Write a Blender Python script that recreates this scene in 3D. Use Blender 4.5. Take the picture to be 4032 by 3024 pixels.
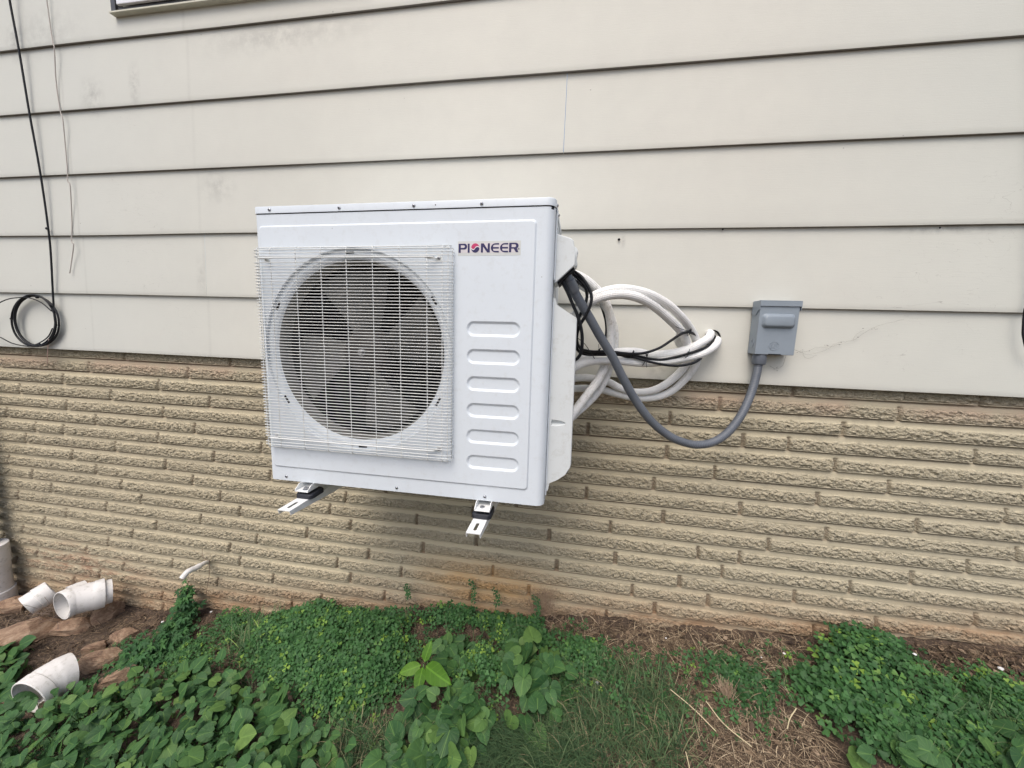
import bpy, bmesh, math, random
import numpy as np
from mathutils import Vector, Matrix, Euler
PI=math.pi
R=math.radians
random.seed(7); rng=np.random.default_rng(11)
for o in list(bpy.data.objects): bpy.data.objects.remove(o)
C=bpy.context.scene.collection
sc=bpy.context.scene
# ---------------------------------------------------------------- camera, world, sun, exposure
CAMR=np.array([[0.98604759,0.1633566,0.03201217],[-0.05408117,0.13249496,0.98970719],[-0.15743375,0.97762964,-0.13948085]])
CAMO=np.array([0.0,-1.504,0.0])
cam=bpy.data.cameras.new('camera'); camo=bpy.data.objects.new('camera',cam); C.objects.link(camo)
cam.sensor_width=36; cam.lens=13.0; cam.clip_start=.02; cam.clip_end=300
camo.matrix_world=Matrix(((CAMR[0][0],CAMR[1][0],-CAMR[2][0],CAMO[0]),(CAMR[0][1],CAMR[1][1],-CAMR[2][1],CAMO[1]),(CAMR[0][2],CAMR[1][2],-CAMR[2][2],CAMO[2]),(0,0,0,1)))
sc.camera=camo
SUN_EL,SUN_AZ=R(58),R(192)     # azimuth from +Y clockwise: the sky in front of the wall, a little to the left
w=bpy.data.worlds.new('World'); sc.world=w; w.use_nodes=True
nt=w.node_tree; nt.nodes.clear()
sky=nt.nodes.new('ShaderNodeTexSky'); sky.sky_type='NISHITA'; sky.sun_disc=False
sky.sun_elevation=SUN_EL; sky.sun_rotation=SUN_AZ; sky.air_density=1.0; sky.dust_density=4.5; sky.ozone_density=.8
bg=nt.nodes.new('ShaderNodeBackground'); bg.inputs[1].default_value=.13
out=nt.nodes.new('ShaderNodeOutputWorld'); nt.links.new(sky.outputs[0],bg.inputs[0]); nt.links.new(bg.outputs[0],out.inputs[0])
sl=bpy.data.lights.new('sun','SUN'); sl.energy=0.95; sl.angle=R(40); sl.color=(1,.985,.945)
so=bpy.data.objects.new('sun',sl); C.objects.link(so)
sd=Vector((math.sin(SUN_AZ)*math.cos(SUN_EL),math.cos(SUN_AZ)*math.cos(SUN_EL),math.sin(SUN_EL)))
so.rotation_euler=sd.to_track_quat('Z','Y').to_euler(); so.location=sd*20
sc.view_settings.view_transform='Standard'; sc.view_settings.look='None'; sc.view_settings.gamma=1
sc.view_settings.exposure=0.62
# ---------------------------------------------------------------- helpers
def at(px,py,y):
    """point of the place seen at photo pixel (px,py) on the vertical plane y"""
    r=CAMR.T@np.array([(px-2016)/1456.0,-(py-1512)/1456.0,1.0]); p=CAMO+r*((y-CAMO[1])/r[1]); return Vector(p)
BX=[-9,-3.1,-2.5,-1.9,-1.45,-.84,-.2,.2,1.08,1.73,9]; BZ=[-2.0,-1.66,-1.635,-1.56,-1.50,-1.365,-1.30,-1.245,-1.185,-1.115,-.5]
def vnoise(x,y,seed=0):
    x=np.asarray(x,float); y=np.asarray(y,float)
    xi=np.floor(x).astype(np.int64); yi=np.floor(y).astype(np.int64); fx=x-xi; fy=y-yi
    fx=fx*fx*(3-2*fx); fy=fy*fy*(3-2*fy)
    def h(a,b):
        n=(a*374761393+b*668265263+seed*362437)&0xffffffff
        n=((n^(n>>13))*1274126177)&0xffffffff
        return ((n^(n>>16))&0xffffff)/float(0xffffff)
    return (h(xi,yi)*(1-fx)+h(xi+1,yi)*fx)*(1-fy)+(h(xi,yi+1)*(1-fx)+h(xi+1,yi+1)*fx)*fy
def facet(x,y,seed):
    """chiselled relief: every cell is a small tilted flake"""
    xi=np.floor(x).astype(np.int64); yi=np.floor(y).astype(np.int64); best=np.full(x.shape,9.0); h=np.zeros(x.shape)
    def r(a,b,k):
        n=(a*374761393+b*668265263+(seed*7+k)*362437)&0xffffffff
        n=((n^(n>>13))*1274126177)&0xffffffff
        return ((n^(n>>16))&0xffffff)/float(0xffffff)
    for i in (-1,0,1):
        for j in (-1,0,1):
            a,b=xi+i,yi+j; dx=x-(a+r(a,b,1)); dy=y-(b+r(a,b,2)); d=dx*dx+dy*dy; k=d<best
            h=np.where(k,r(a,b,3)-.5+(r(a,b,4)-.5)*1.5*dx+(r(a,b,5)-.35)*1.7*dy,h); best=np.where(k,d,best)
    return h
def gz(x,y):
    x=np.asarray(x,float); y=np.asarray(y,float)
    z=np.interp(x,BX,BZ)+.06*np.minimum(y,0)
    z=z+(vnoise(x*5,y*5,3)-.5)*.035+(vnoise(x*17,y*17,4)-.5)*.014
    return z
def gat(px,py,h=0.0):
    """point of the ground seen at photo pixel"""
    r=CAMR.T@np.array([(px-2016)/1456.0,-(py-1512)/1456.0,1.0]); t=1.0
    for _ in range(30):
        p=CAMO+r*t; z=float(gz(p[0],p[1]))+h; t=t+.6*((z-CAMO[2])/r[2]-t)
    p=CAMO+r*t; return Vector(p)
def tag(o,label=None,cat=None,group=None,kind=None):
    if label: o['label']=label
    if cat: o['category']=cat
    if group: o['group']=group
    if kind: o['kind']=kind
    return o
def empty(name,loc=(0,0,0)):
    o=bpy.data.objects.new(name,None); C.objects.link(o); o.location=loc; o.empty_display_size=.05; return o
def link(name,me,mat=None,parent=None):
    o=bpy.data.objects.new(name,me); C.objects.link(o)
    if mat is not None: me.materials.append(mat)
    if parent is not None: o.parent=parent
    return o
def bmo(name,bm,mat=None,parent=None,smooth=False,angle=None):
    bmesh.ops.recalc_face_normals(bm,faces=bm.faces)
    me=bpy.data.meshes.new(name); bm.to_mesh(me); bm.free()
    if smooth:
        for p in me.polygons: p.use_smooth=True
        if angle:
            try: me.set_sharp_from_angle(angle=R(angle))
            except Exception: pass
    return link(name,me,mat,parent)
def npmesh(name,V,Fc,mat=None,parent=None,smooth=False,attrs=None):
    V=np.asarray(V,np.float32); Fc=np.asarray(Fc,np.int32); k=Fc.shape[1]
    me=bpy.data.meshes.new(name); me.vertices.add(len(V)); me.vertices.foreach_set('co',V.ravel())
    me.loops.add(Fc.size); me.loops.foreach_set('vertex_index',Fc.ravel())
    me.polygons.add(len(Fc)); me.polygons.foreach_set('loop_start',np.arange(0,Fc.size,k,dtype=np.int32))
    try: me.polygons.foreach_set('loop_total',np.full(len(Fc),k,np.int32))
    except Exception: pass
    if smooth: me.polygons.foreach_set('use_smooth',np.ones(len(Fc),bool))
    for n,a in (attrs or {}).items():
        a=np.asarray(a,np.float32)
        if a.ndim==2: t=me.attributes.new(n,'FLOAT_VECTOR','POINT'); t.data.foreach_set('vector',a.ravel())
        else: t=me.attributes.new(n,'FLOAT','POINT'); t.data.foreach_set('value',a)
    me.update(calc_edges=True); me.validate()
    return link(name,me,mat,parent)
def box(bm,x0,x1,y0,y1,z0,z1,bev=0,seg=2):
    r=bmesh.ops.create_cube(bm,size=1,matrix=Matrix.Translation(((x0+x1)/2,(y0+y1)/2,(z0+z1)/2))@Matrix.Diagonal((abs(x1-x0),abs(y1-y0),abs(z1-z0),1)))
    if bev:
        es=list({e for v in r['verts'] for e in v.link_edges})
        bmesh.ops.bevel(bm,geom=es,offset=bev,segments=seg,profile=.5,affect='EDGES')
def prism(bm,pts,y0,y1,bev=0):
    """polygon in XZ extruded along Y"""
    a=[bm.verts.new((x,y0,z)) for x,z in pts]; b=[bm.verts.new((x,y1,z)) for x,z in pts]; n=len(pts)
    fs=[bm.faces.new(a),bm.faces.new(b[::-1])]+[bm.faces.new((a[i],b[i],b[(i+1)%n],a[(i+1)%n])) for i in range(n)]
    if bev:
        es=list({e for f in fs for e in f.edges})
        bmesh.ops.bevel(bm,geom=es,offset=bev,segments=2,profile=.5,affect='EDGES')
def loopv(bm,pts): return [bm.verts.new(p) for p in pts]
def ring_edges(bm,vs): return [bm.edges.get((vs[i],vs[(i+1)%len(vs)])) or bm.edges.new((vs[i],vs[(i+1)%len(vs)])) for i in range(len(vs))]
def bridge(bm,a,b):
    n=len(a)
    for i in range(n): bm.faces.new((a[i],a[(i+1)%n],b[(i+1)%n],b[i]))
def fill(bm,loops):
    es=[]
    for l in loops: es+=ring_edges(bm,l)
    bmesh.ops.triangle_fill(bm,use_beauty=True,use_dissolve=False,edges=es)
def rrect(x0,x1,z0,z1,r,n=6):
    p=[]
    for cx,cz,a in ((x1-r,z1-r,0),(x0+r,z1-r,90),(x0+r,z0+r,180),(x1-r,z0+r,270)):
        for i in range(n+1):
            t=R(a+90*i/n); p.append((cx+r*math.cos(t),cz+r*math.sin(t)))
    return p
def spline(pts,sub=8):
    P=[Vector(p) for p in pts]; P=[P[0]*2-P[1]]+P+[P[-1]*2-P[-2]]; o=[]
    for i in range(1,len(P)-2):
        a,b,c,d=P[i-1:i+3]
        for k in range(sub):
            t=k/sub; o.append(.5*((2*b)+(c-a)*t+(2*a-5*b+4*c-d)*t*t+(-a+3*b-3*c+d)*t**3))
    o.append(P[-2]); return o
def tube(bm,pts,r,n=12,cap=True,rfun=None):
    """tube along points; rfun(i, s) may change the radius along the length"""
    m=len(pts); T=[(pts[min(i+1,m-1)]-pts[max(i-1,0)]).normalized() for i in range(m)]
    up=Vector((0,0,1)) if abs(T[0].z)<.9 else Vector((1,0,0)); N=(up-T[0]*up.dot(T[0])).normalized(); rings=[]; s=0
    for i in range(m):
        if i: s+=(pts[i]-pts[i-1]).length
        N=(N-T[i]*N.dot(T[i])).normalized(); B=T[i].cross(N); rr=rfun(i,s) if rfun else r
        rings.append([bm.verts.new(pts[i]+(N*math.cos(2*PI*k/n)+B*math.sin(2*PI*k/n))*rr) for k in range(n)])
    for a,b in zip(rings,rings[1:]):
        for k in range(n): bm.faces.new((a[k],a[(k+1)%n],b[(k+1)%n],b[k]))
    if cap: bm.faces.new(rings[0][::-1]); bm.faces.new(rings[-1])
def resample(pts,step):
    P=[Vector(p) for p in pts]; o=[P[0]]; acc=0
    for a,b in zip(P,P[1:]):
        L=(b-a).length; d=step-acc
        while d<=L: o.append(a.lerp(b,d/L)); d+=step
        acc=(acc+L)%step if L+acc>=step else acc+L
    return o
# ---------------------------------------------------------------- materials
def newmat(name):
    m=bpy.data.materials.new(name); m.use_nodes=True; n=m.node_tree; b=n.nodes['Principled BSDF']; return m,n,b
def N(n,t,**k):
    d=n.nodes.new(t)
    for a,v in k.items():
        if a.startswith('i_'): d.inputs[int(a[2:]) if a[2:].isdigit() else a[2:]].default_value=v
        else: setattr(d,a,v)
    return d
def noise(n,scale,detail=4,rough=.55,vec=None,dist=0):
    d=N(n,'ShaderNodeTexNoise'); d.inputs['Scale'].default_value=scale; d.inputs['Detail'].default_value=detail; d.inputs['Roughness'].default_value=rough; d.inputs['Distortion'].default_value=dist
    if vec is not None: n.links.new(vec,d.inputs['Vector'])
    return d.outputs['Fac']
def ramp(n,fac,stops):
    d=N(n,'ShaderNodeValToRGB'); cr=d.color_ramp
    while len(cr.elements)<len(stops): cr.elements.new(.5)
    for e,(p,c) in zip(cr.elements,stops): e.position=p; e.color=(c,c,c,1) if not hasattr(c,'__len__') else (*c,1)
    n.links.new(fac,d.inputs[0]); return d.outputs[0]
def mix(n,fac,a,b,mode='MIX'):
    d=N(n,'ShaderNodeMix',data_type='RGBA',blend_type=mode)
    for i,v in ((0,fac),(6,a),(7,b)):
        if hasattr(v,'is_linked') or hasattr(v,'node'): n.links.new(v,d.inputs[i])
        elif hasattr(v,'__len__'): d.inputs[i].default_value=(*v,1)
        else: d.inputs[i].default_value=v
    return d.outputs[2]
def math_(n,op,a,b=None,clamp=False):
    d=N(n,'ShaderNodeMath',operation=op,use_clamp=clamp)
    for i,v in enumerate((a,b)):
        if v is None: continue
        if hasattr(v,'node'): n.links.new(v,d.inputs[i])
        else: d.inputs[i].default_value=v
    return d.outputs[0]
def bump(n,b,h,strength=.3,dist=.002):
    d=N(n,'ShaderNodeBump'); d.inputs['Strength'].default_value=strength; d.inputs['Distance'].default_value=dist
    n.links.new(h,d.inputs['Height']); n.links.new(d.outputs[0],b.inputs['Normal'])
def coords(n,scale=(1,1,1),kind='Object'):
    tc=N(n,'ShaderNodeTexCoord'); mp=N(n,'ShaderNodeMapping'); mp.inputs['Scale'].default_value=scale
    n.links.new(tc.outputs[kind],mp.inputs[0]); return mp.outputs[0]
def bell(n,val,c,wd):
    """1 at c falling to 0 at distance wd"""
    d=math_(n,'ABSOLUTE',math_(n,'SUBTRACT',val,c)); return math_(n,'SUBTRACT',1.0,math_(n,'DIVIDE',d,wd),clamp=True)
def simple(name,col,rough=.5,metal=0,var=.06,scale=40,bs=0,spec=.5,bscale=None):
    m,n,b=newmat(name); v=coords(n)
    f=noise(n,scale,4,.6,v)
    n.links.new(mix(n,ramp(n,f,[(.3,0),(.7,1)]),tuple(c*(1-var) for c in col),tuple(min(1,c*(1+var)) for c in col)),b.inputs['Base Color'])
    b.inputs['Roughness'].default_value=rough; b.inputs['Metallic'].default_value=metal; b.inputs['Specular IOR Level'].default_value=spec
    if bs: bump(n,b,noise(n,bscale or scale*6,3,.6,v),bs,.001)
    return m
def m_siding():
    m,n,b=newmat('painted_siding'); v=coords(n); grain=coords(n,(3,3,46)); sp=N(n,'ShaderNodeSeparateXYZ')
    n.links.new(v,sp.inputs[0]); X,Z=sp.outputs[0],sp.outputs[2]
    c=mix(n,ramp(n,noise(n,.9,3,.5,v),[(.35,0),(.65,1)]),(.58,.578,.52),(.618,.608,.545))
    c=mix(n,ramp(n,noise(n,9,5,.65,v),[(.35,0),(.75,.28)]),c,(.50,.49,.45))
    # greyer towards the far left and right
    c=mix(n,math_(n,'MULTIPLY',math_(n,'DIVIDE',math_(n,'SUBTRACT',-1.2,X),1.2,clamp=True),.55),c,(.54,.565,.535))
    c=mix(n,math_(n,'MULTIPLY',math_(n,'DIVIDE',math_(n,'SUBTRACT',X,.6),1.0,clamp=True),.6),c,(.53,.56,.52))
    nz=ramp(n,noise(n,2.2,5,.7,v),[(.35,.15),(.62,1)])
    fine=ramp(n,noise(n,60,3,.7,v),[(.3,.5),(.7,1)])
    for x0,wd,s in ((-2.385,.010,.26),(-2.57,.03,.22),(-1.70,.012,.16),(1.73,.10,.5)):  # upright streaks; the broader left one paints the hanging cable's soft shadow
        k=math_(n,'MULTIPLY',math_(n,'MULTIPLY',bell(n,X,x0,wd),nz),s)
        k=math_(n,'MULTIPLY',k,fine); c=mix(n,k,c,(.20,.195,.18))
    # smudges
    for x0,z0,wx,wz,s in ((-1.985,1.03,.035,.11,.5),(-2.22,1.0,.08,.10,.42),(-2.62,1.25,.06,.10,.4),(-1.6,.60,.12,.10,.28),(-1.72,.2,.03,.12,.30),(.33,-.13,.05,.06,.35),(1.2,.388,.22,.022,.5),(-2.45,1.28,.3,.12,.25),(-1.25,1.17,.5,.08,.3),(.165,.355,.012,.03,.6)):
        k=math_(n,'MULTIPLY',bell(n,X,x0,wx),bell(n,Z,z0,wz)); k=math_(n,'MULTIPLY',math_(n,'MULTIPLY',k,s),ramp(n,noise(n,22,4,.7,v),[(.38,.0),(.6,1)])); c=mix(n,k,c,(.16,.155,.15))
    # hairline cracks and scratches
    cr=noise(n,5,2,.5,coords(n,(1,1,4)),1.5); k=math_(n,'MULTIPLY',bell(n,cr,.5,.0022),ramp(n,noise(n,1.3,2,.5,v),[(.56,0),(.66,.5)])); c=mix(n,k,c,(.22,.21,.19))
    # spider dirt specks
    sp2=N(n,'ShaderNodeTexVoronoi'); sp2.inputs['Scale'].default_value=9; n.links.new(v,sp2.inputs['Vector'])
    k=math_(n,'MULTIPLY',math_(n,'LESS_THAN',sp2.outputs['Distance'],.022),.55); c=mix(n,k,c,(.2,.19,.17))
    c=mix(n,N(n,'ShaderNodeAttribute',attribute_name='edge').outputs['Fac'],c,(.11,.095,.08))  # lap shadow painted dark on the board undersides
    n.links.new(c,b.inputs['Base Color']); b.inputs['Roughness'].default_value=.62; b.inputs['Specular IOR Level'].default_value=.35
    h=math_(n,'ADD',math_(n,'MULTIPLY',noise(n,6,5,.7,grain),.8),math_(n,'MULTIPLY',noise(n,260,2,.5,v),.35))
    bump(n,b,h,.30,.0018); return m
def m_brick():
    m,n,b=newmat('painted_brick'); v=coords(n); sp=N(n,'ShaderNodeSeparateXYZ'); n.links.new(v,sp.inputs[0]); X,Z=sp.outputs[0],sp.outputs[2]
    at_=N(n,'ShaderNodeAttribute',attribute_name='zone'); A=at_.outputs['Vector']; s2=N(n,'ShaderNodeSeparateXYZ'); n.links.new(A,s2.inputs[0])
    rough,joint,brk=s2.outputs[0],s2.outputs[1],s2.outputs[2]
    c=mix(n,ramp(n,noise(n,1.5,3,.5,v),[(.3,0),(.7,1)]),(.465,.41,.292),(.515,.455,.322))
    c=mix(n,math_(n,'MULTIPLY',brk,.22),c,(.42,.36,.265))
    c=mix(n,math_(n,'MULTIPLY',rough,.28),c,(.425,.375,.28))
    grit=ramp(n,noise(n,150,4,.75,v),[(.36,0),(.56,1)])
    c=mix(n,math_(n,'MULTIPLY',math_(n,'MULTIPLY',rough,math_(n,'SUBTRACT',1.0,grit)),.35),c,(.22,.18,.12))
    c=mix(n,math_(n,'MULTIPLY',joint,.9),c,(.20,.15,.105))  # browns the vertical joints and the groove under each lip
    # turns slightly greener towards the right
    k=math_(n,'MULTIPLY',math_(n,'DIVIDE',math_(n,'SUBTRACT',X,.1),1.4,clamp=True),.4); c=mix(n,k,c,(.48,.45,.345))
    # bare pinkish course under the siding and along patches
    p=math_(n,'MULTIPLY',math_(n,'MULTIPLY',bell(n,Z,-.235,.055),ramp(n,noise(n,3.3,3,.6,v),[(.42,0),(.56,1)])),.42); c=mix(n,p,c,(.50,.33,.25))
    # soil splash near the ground
    gl=math_(n,'ADD',math_(n,'MULTIPLY',X,.115),-1.255)
    hgt=math_(n,'SUBTRACT',Z,gl)
    d=math_(n,'SUBTRACT',1.0,math_(n,'DIVIDE',hgt,.22),clamp=True)
    d=math_(n,'MULTIPLY',math_(n,'MULTIPLY',d,d),ramp(n,noise(n,7,5,.7,coords(n,(1,1,3))),[(.3,.25),(.65,1)])); c=mix(n,math_(n,'MULTIPLY',d,.75),c,(.30,.165,.085))
    # rust stain under the unit
    st=math_(n,'MULTIPLY',bell(n,X,-.34,.42),bell(n,Z,-1.17,.17)); st=math_(n,'MULTIPLY',math_(n,'MULTIPLY',st,1.6,clamp=True),ramp(n,noise(n,6,5,.7,coords(n,(1,1,3.5))),[(.3,.3),(.6,1)])); c=mix(n,math_(n,'MULTIPLY',st,.68),c,(.50,.28,.10))
    st=math_(n,'MULTIPLY',bell(n,X,-2.75,.7),bell(n,Z,-1.42,.2)); st=math_(n,'MULTIPLY',st,ramp(n,noise(n,8,5,.7,coords(n,(1,1,4))),[(.45,0),(.62,1)])); c=mix(n,math_(n,'MULTIPLY',st,.8),c,(.27,.12,.07))
    n.links.new(c,b.inputs['Base Color']); b.inputs['Roughness'].default_value=.85; b.inputs['Specular IOR Level'].default_value=.25
    vo=N(n,'ShaderNodeTexVoronoi'); vo.inputs['Scale'].default_value=170; n.links.new(v,vo.inputs['Vector'])
    hh=math_(n,'MULTIPLY',math_(n,'ADD',noise(n,95,5,.75,v),math_(n,'MULTIPLY',vo.outputs['Distance'],.6)),math_(n,'ADD',math_(n,'MULTIPLY',rough,1.0),.12))
    bump(n,b,hh,1.0,.007); return m
def m_white(name,col=(.655,.71,.755),dirt=.1,rough=.38):
    m,n,b=newmat(name); v=coords(n)
    c=mix(n,ramp(n,noise(n,3,4,.6,v),[(.4,0),(.7,1)]),col,tuple(x*.96 for x in col))
    c=mix(n,math_(n,'MULTIPLY',ramp(n,noise(n,38,5,.75,v),[(.52,0),(.72,1)]),dirt*1.6),c,(.38,.37,.32))
    vo=N(n,'ShaderNodeTexVoronoi'); vo.inputs['Scale'].default_value=16; n.links.new(v,vo.inputs['Vector'])
    c=mix(n,math_(n,'MULTIPLY',math_(n,'LESS_THAN',vo.outputs['Distance'],.03),.5),c,(.25,.24,.22))
    n.links.new(c,b.inputs['Base Color']); b.inputs['Roughness'].default_value=rough
    bump(n,b,noise(n,420,2,.5,v),.10,.0006); return m
def m_leaf(name,c0,c1,c2,veins=0.0,rough=.42,radial=False):
    m,n,b=newmat(name); a=N(n,'ShaderNodeAttribute',attribute_name='rnd').outputs['Fac']
    c=ramp(n,a,[(0,c0),(.55,c1),(1,c2)]); v=coords(n)
    c=mix(n,math_(n,'MULTIPLY',ramp(n,noise(n,30,4,.6,v),[(.4,0),(.75,1)]),.35),c,tuple(x*.55 for x in c0))
    if veins:
        uv=N(n,'ShaderNodeAttribute',attribute_name='luv').outputs['Vector']; s=N(n,'ShaderNodeSeparateXYZ'); n.links.new(uv,s.inputs[0])
        ax=math_(n,'ABSOLUTE',s.outputs[0])
        if radial: ph=math_(n,'MULTIPLY',math_(n,'ARCTAN2',ax,s.outputs[1]),13)
        else: ph=math_(n,'MULTIPLY',math_(n,'SUBTRACT',s.outputs[1],math_(n,'MULTIPLY',ax,.9)),34)
        wv=math_(n,'SINE',ph); k=math_(n,'MULTIPLY',math_(n,'GREATER_THAN',wv,.93),.4)
        k=math_(n,'MAXIMUM',k,math_(n,'LESS_THAN',ax,.022)); c=mix(n,math_(n,'MULTIPLY',k,veins),c,tuple(min(1,x*1.9) for x in c2))
        bump(n,b,wv,.18,.0010)
    n.links.new(c,b.inputs['Base Color']); b.inputs['Roughness'].default_value=rough+.12; b.inputs['Specular IOR Level'].default_value=.24
    tr=N(n,'ShaderNodeBsdfTranslucent'); n.links.new(c,tr.inputs[0]); ms=N(n,'ShaderNodeMixShader'); ms.inputs[0].default_value=.22
    o=n.nodes['Material Output']; n.links.new(b.outputs[0],ms.inputs[1]); n.links.new(tr.outputs[0],ms.inputs[2]); n.links.new(ms.outputs[0],o.inputs[0]); return m
def m_ground():
    m,n,b=newmat('soil'); v=coords(n)
    c=ramp(n,noise(n,14,6,.7,v),[(.3,(.032,.022,.016)),(.5,(.070,.048,.034)),(.7,(.14,.10,.07))])
    c=mix(n,ramp(n,noise(n,120,3,.7,v),[(.52,0),(.68,.8)]),c,(.27,.19,.12))
    n.links.new(c,b.inputs['Base Color']); b.inputs['Roughness'].default_value=.95; bump(n,b,noise(n,70,6,.75,v),.9,.01); return m
def m_rock():
    m,n,b=newmat('orange_stone'); v=coords(n,(1,1,2.6)); 
    c=ramp(n,noise(n,16,7,.75,v,.8),[(.30,(.11,.07,.05)),(.42,(.30,.19,.125)),(.54,(.44,.30,.20)),(.64,(.54,.40,.29)),(.76,(.34,.155,.10))])
    n.links.new(c,b.inputs['Base Color']); b.inputs['Roughness'].default_value=.85; bump(n,b,noise(n,30,8,.8,v),1.0,.02); return m
def m_rnd(name,stops,rough=.8,trans=0):
    m,n,b=newmat(name); a=N(n,'ShaderNodeAttribute',attribute_name='rnd').outputs['Fac']
    n.links.new(ramp(n,a,stops),b.inputs['Base Color']); b.inputs['Roughness'].default_value=rough; b.inputs['Specular IOR Level'].default_value=.3; return m
def m_pipewrap(name,dirty):
    m,n,b=newmat(name); v=coords(n); uv=N(n,'ShaderNodeAttribute',attribute_name='luv').outputs['Vector']; s=N(n,'ShaderNodeSeparateXYZ'); n.links.new(uv,s.inputs[0])
    c=mix(n,ramp(n,noise(n,14,4,.6,v),[(.4,0),(.7,1)]),(.82,.82,.805),(.74,.74,.72))
    c=mix(n,math_(n,'MULTIPLY',ramp(n,noise(n,26,6,.8,v),[(.55,0),(.72,1)]),.35),c,(.42,.40,.34))
    if dirty: c=mix(n,math_(n,'MULTIPLY',ramp(n,noise(n,50,6,.8,v),[(.50,0),(.66,1)]),.55),c,(.32,.29,.23))
    n.links.new(c,b.inputs['Base Color']); b.inputs['Roughness'].default_value=.75
    h=math_(n,'ADD',math_(n,'SINE',math_(n,'MULTIPLY',s.outputs[1],2*PI/.0048)),math_(n,'SINE',math_(n,'MULTIPLY',s.outputs[0],2*PI*16)))
    bump(n,b,h,.42,.0010); return m
def m_conduit():
    m,n,b=newmat('grey_conduit'); v=coords(n); uv=N(n,'ShaderNodeAttribute',attribute_name='luv').outputs['Vector']; s=N(n,'ShaderNodeSeparateXYZ'); n.links.new(uv,s.inputs[0])
    n.links.new(mix(n,noise(n,12,4,.6,v),(.075,.087,.105),(.135,.15,.175)),b.inputs['Base Color']); b.inputs['Roughness'].default_value=.42
    bump(n,b,math_(n,'SINE',math_(n,'MULTIPLY',s.outputs[1],2*PI/.0065)),.32,.0012); return m
MS=m_siding(); MB=m_brick(); MW=m_white('white_enamel'); MW2=m_white('white_plastic_cover',(.62,.655,.66),.22); MPVC=m_white('white_pvc',(.70,.685,.665),.42,.5)
MWIRE=simple('white_wire',(.66,.68,.665),.4,0,.05); MDARK=simple('dark_cavity',(.008,.008,.009),.7,spec=.2); MFAN=simple('grey_fan_plastic',(.13,.13,.12),.6,0,.35,9); MHUB=simple('dusty_hub',(.045,.04,.036),.7,0,.3,30)
MSCR=simple('zinc_screw',(.42,.43,.45),.32,1,.15,300); MBLK=simple('black_cable',(.009,.010,.013),.5,0,.2,spec=.3); MRUB=simple('black_rubber',(.018,.020,.028),.6,0,.2,60,.2)
MGAL=m_white('white_bracket_paint',(.80,.81,.80),.08,.4); MBOX=simple('grey_enamel',(.235,.275,.315),.42,0,.06,14,.08,bscale=400)
MNAVY=simple('navy_print',(.018,.014,.085),.45,0,.02); MRED=simple('red_print',(.50,.035,.13),.45,0,.02); MBADGE=simple('label_film',(.58,.60,.58),.4,0,.04); MPALE=simple('pale_print',(.62,.585,.60),.45,0,.03)
MROCK=m_rock(); MSOIL=m_ground(); MWRAP=m_pipewrap('white_pipe_wrap',False); MWRAPD=m_pipewrap('soiled_pipe_wrap',True); MCON=m_conduit()
# ---------------------------------------------------------------- house: siding, brick base, window
house=empty('house',(0,0,-1.3)); tag(house,'cream lap-sided house wall on a tan split-face brick base','house')
def child(o,par):
    o.parent=par; o.matrix_parent_inverse=par.matrix_world.inverted() if par.location.length==0 else Matrix.Translation(-Vector(par.location)); return o
LZ=[-.1647,.1173,.397,.6738,.9498,1.2212,1.500,1.779,2.057,2.336,2.614]
def siding():
    V=[];Fc=[];lap_shade=[]
    prof=[(.0135,.0),(.0015,.0),(.0004,.0006),(0,.0022),(.0000,.02)]
    for k in range(len(LZ)-1):
        z0,z1=LZ[k],LZ[k+1]+.006; cuts=[-6.0,4.5]
        if k==3: cuts=[-6,-.0760,-.0743,4.5]
        if k==1: cuts=[-6,-1.6925,-1.6917,4.5]
        for a,bb in zip(cuts[::2],cuts[1::2]):
            xs=np.arange(a,bb+.001,(bb-a)/max(2,int((bb-a)/.05))); base=len(V); pr=prof+[(.0125*(f),z1-z0) if f==1 else (.0125*f,(z1-z0)*f) for f in (.35,.7,1)]
            for x in xs:
                wob=(float(vnoise(x*1.3,k*7.1,5))-.5)*.0045; wy=(float(vnoise(x*2.1,k*3.3,6))-.5)*.002
                for j,(y,dz) in enumerate(pr): V.append((x,y+(wy if j<7 else 0),z0+dz+(wob if j<5 else 0))); lap_shade.append(1.0 if j==0 else .75 if j==1 else 0)
            m=len(pr)
            for i in range(len(xs)-1):
                for j in range(m-1): q=base+i*m+j; Fc.append((q,q+m,q+m+1,q+1))
    o=npmesh('siding',V,Fc,MS,None,True,{'edge':lap_shade})
    try: o.data.set_sharp_from_angle(angle=R(30))
    except Exception: pass
    return o
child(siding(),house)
PITCH=.0703
JO={0:[-2.25,-1.63,.83,1.43],1:[-2.49,-1.88,.58,1.19],2:[-2.67,-2.06,.40,1.02],3:[-2.37,-1.77,.08,.68,.84,1.45],4:[-2.67,-2.05,.40,1.01],5:[-2.49,-1.87,.59,1.20],6:[-2.91,-2.72,-2.10,-1.49,.36,.97,1.58],7:[-2.38,-1.77,.09,.70],8:[-2.68,-2.07,.41,1.02,1.64],9:[-2.53,-1.91,-1.04,-.41,.20,.82,1.50],10:[-2.99,-2.37,-1.75,-1.13,-.68,-.06,.56,.72,1.33],11:[-2.25,-1.64,-1.02,-.39,.23,.66,1.13],12:[-3.12,-2.49,-1.88,-1.26,-.65,-.02,.50,.94,1.56],13:[-2.78,-2.17,-1.55,-.93,-.31,.31,.62,1.24],14:[-2.95,-1.10,-.76,-.14,.41,1.03],15:[-2.51,-1.66,-1.03,.21],16:[-2.67,-2.09,-.85],17:[-3.04],18:[-2.6],19:[-2.18],20:[-2.8],21:[-2.5],22:[-2.9],23:[-2.4]}
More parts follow.
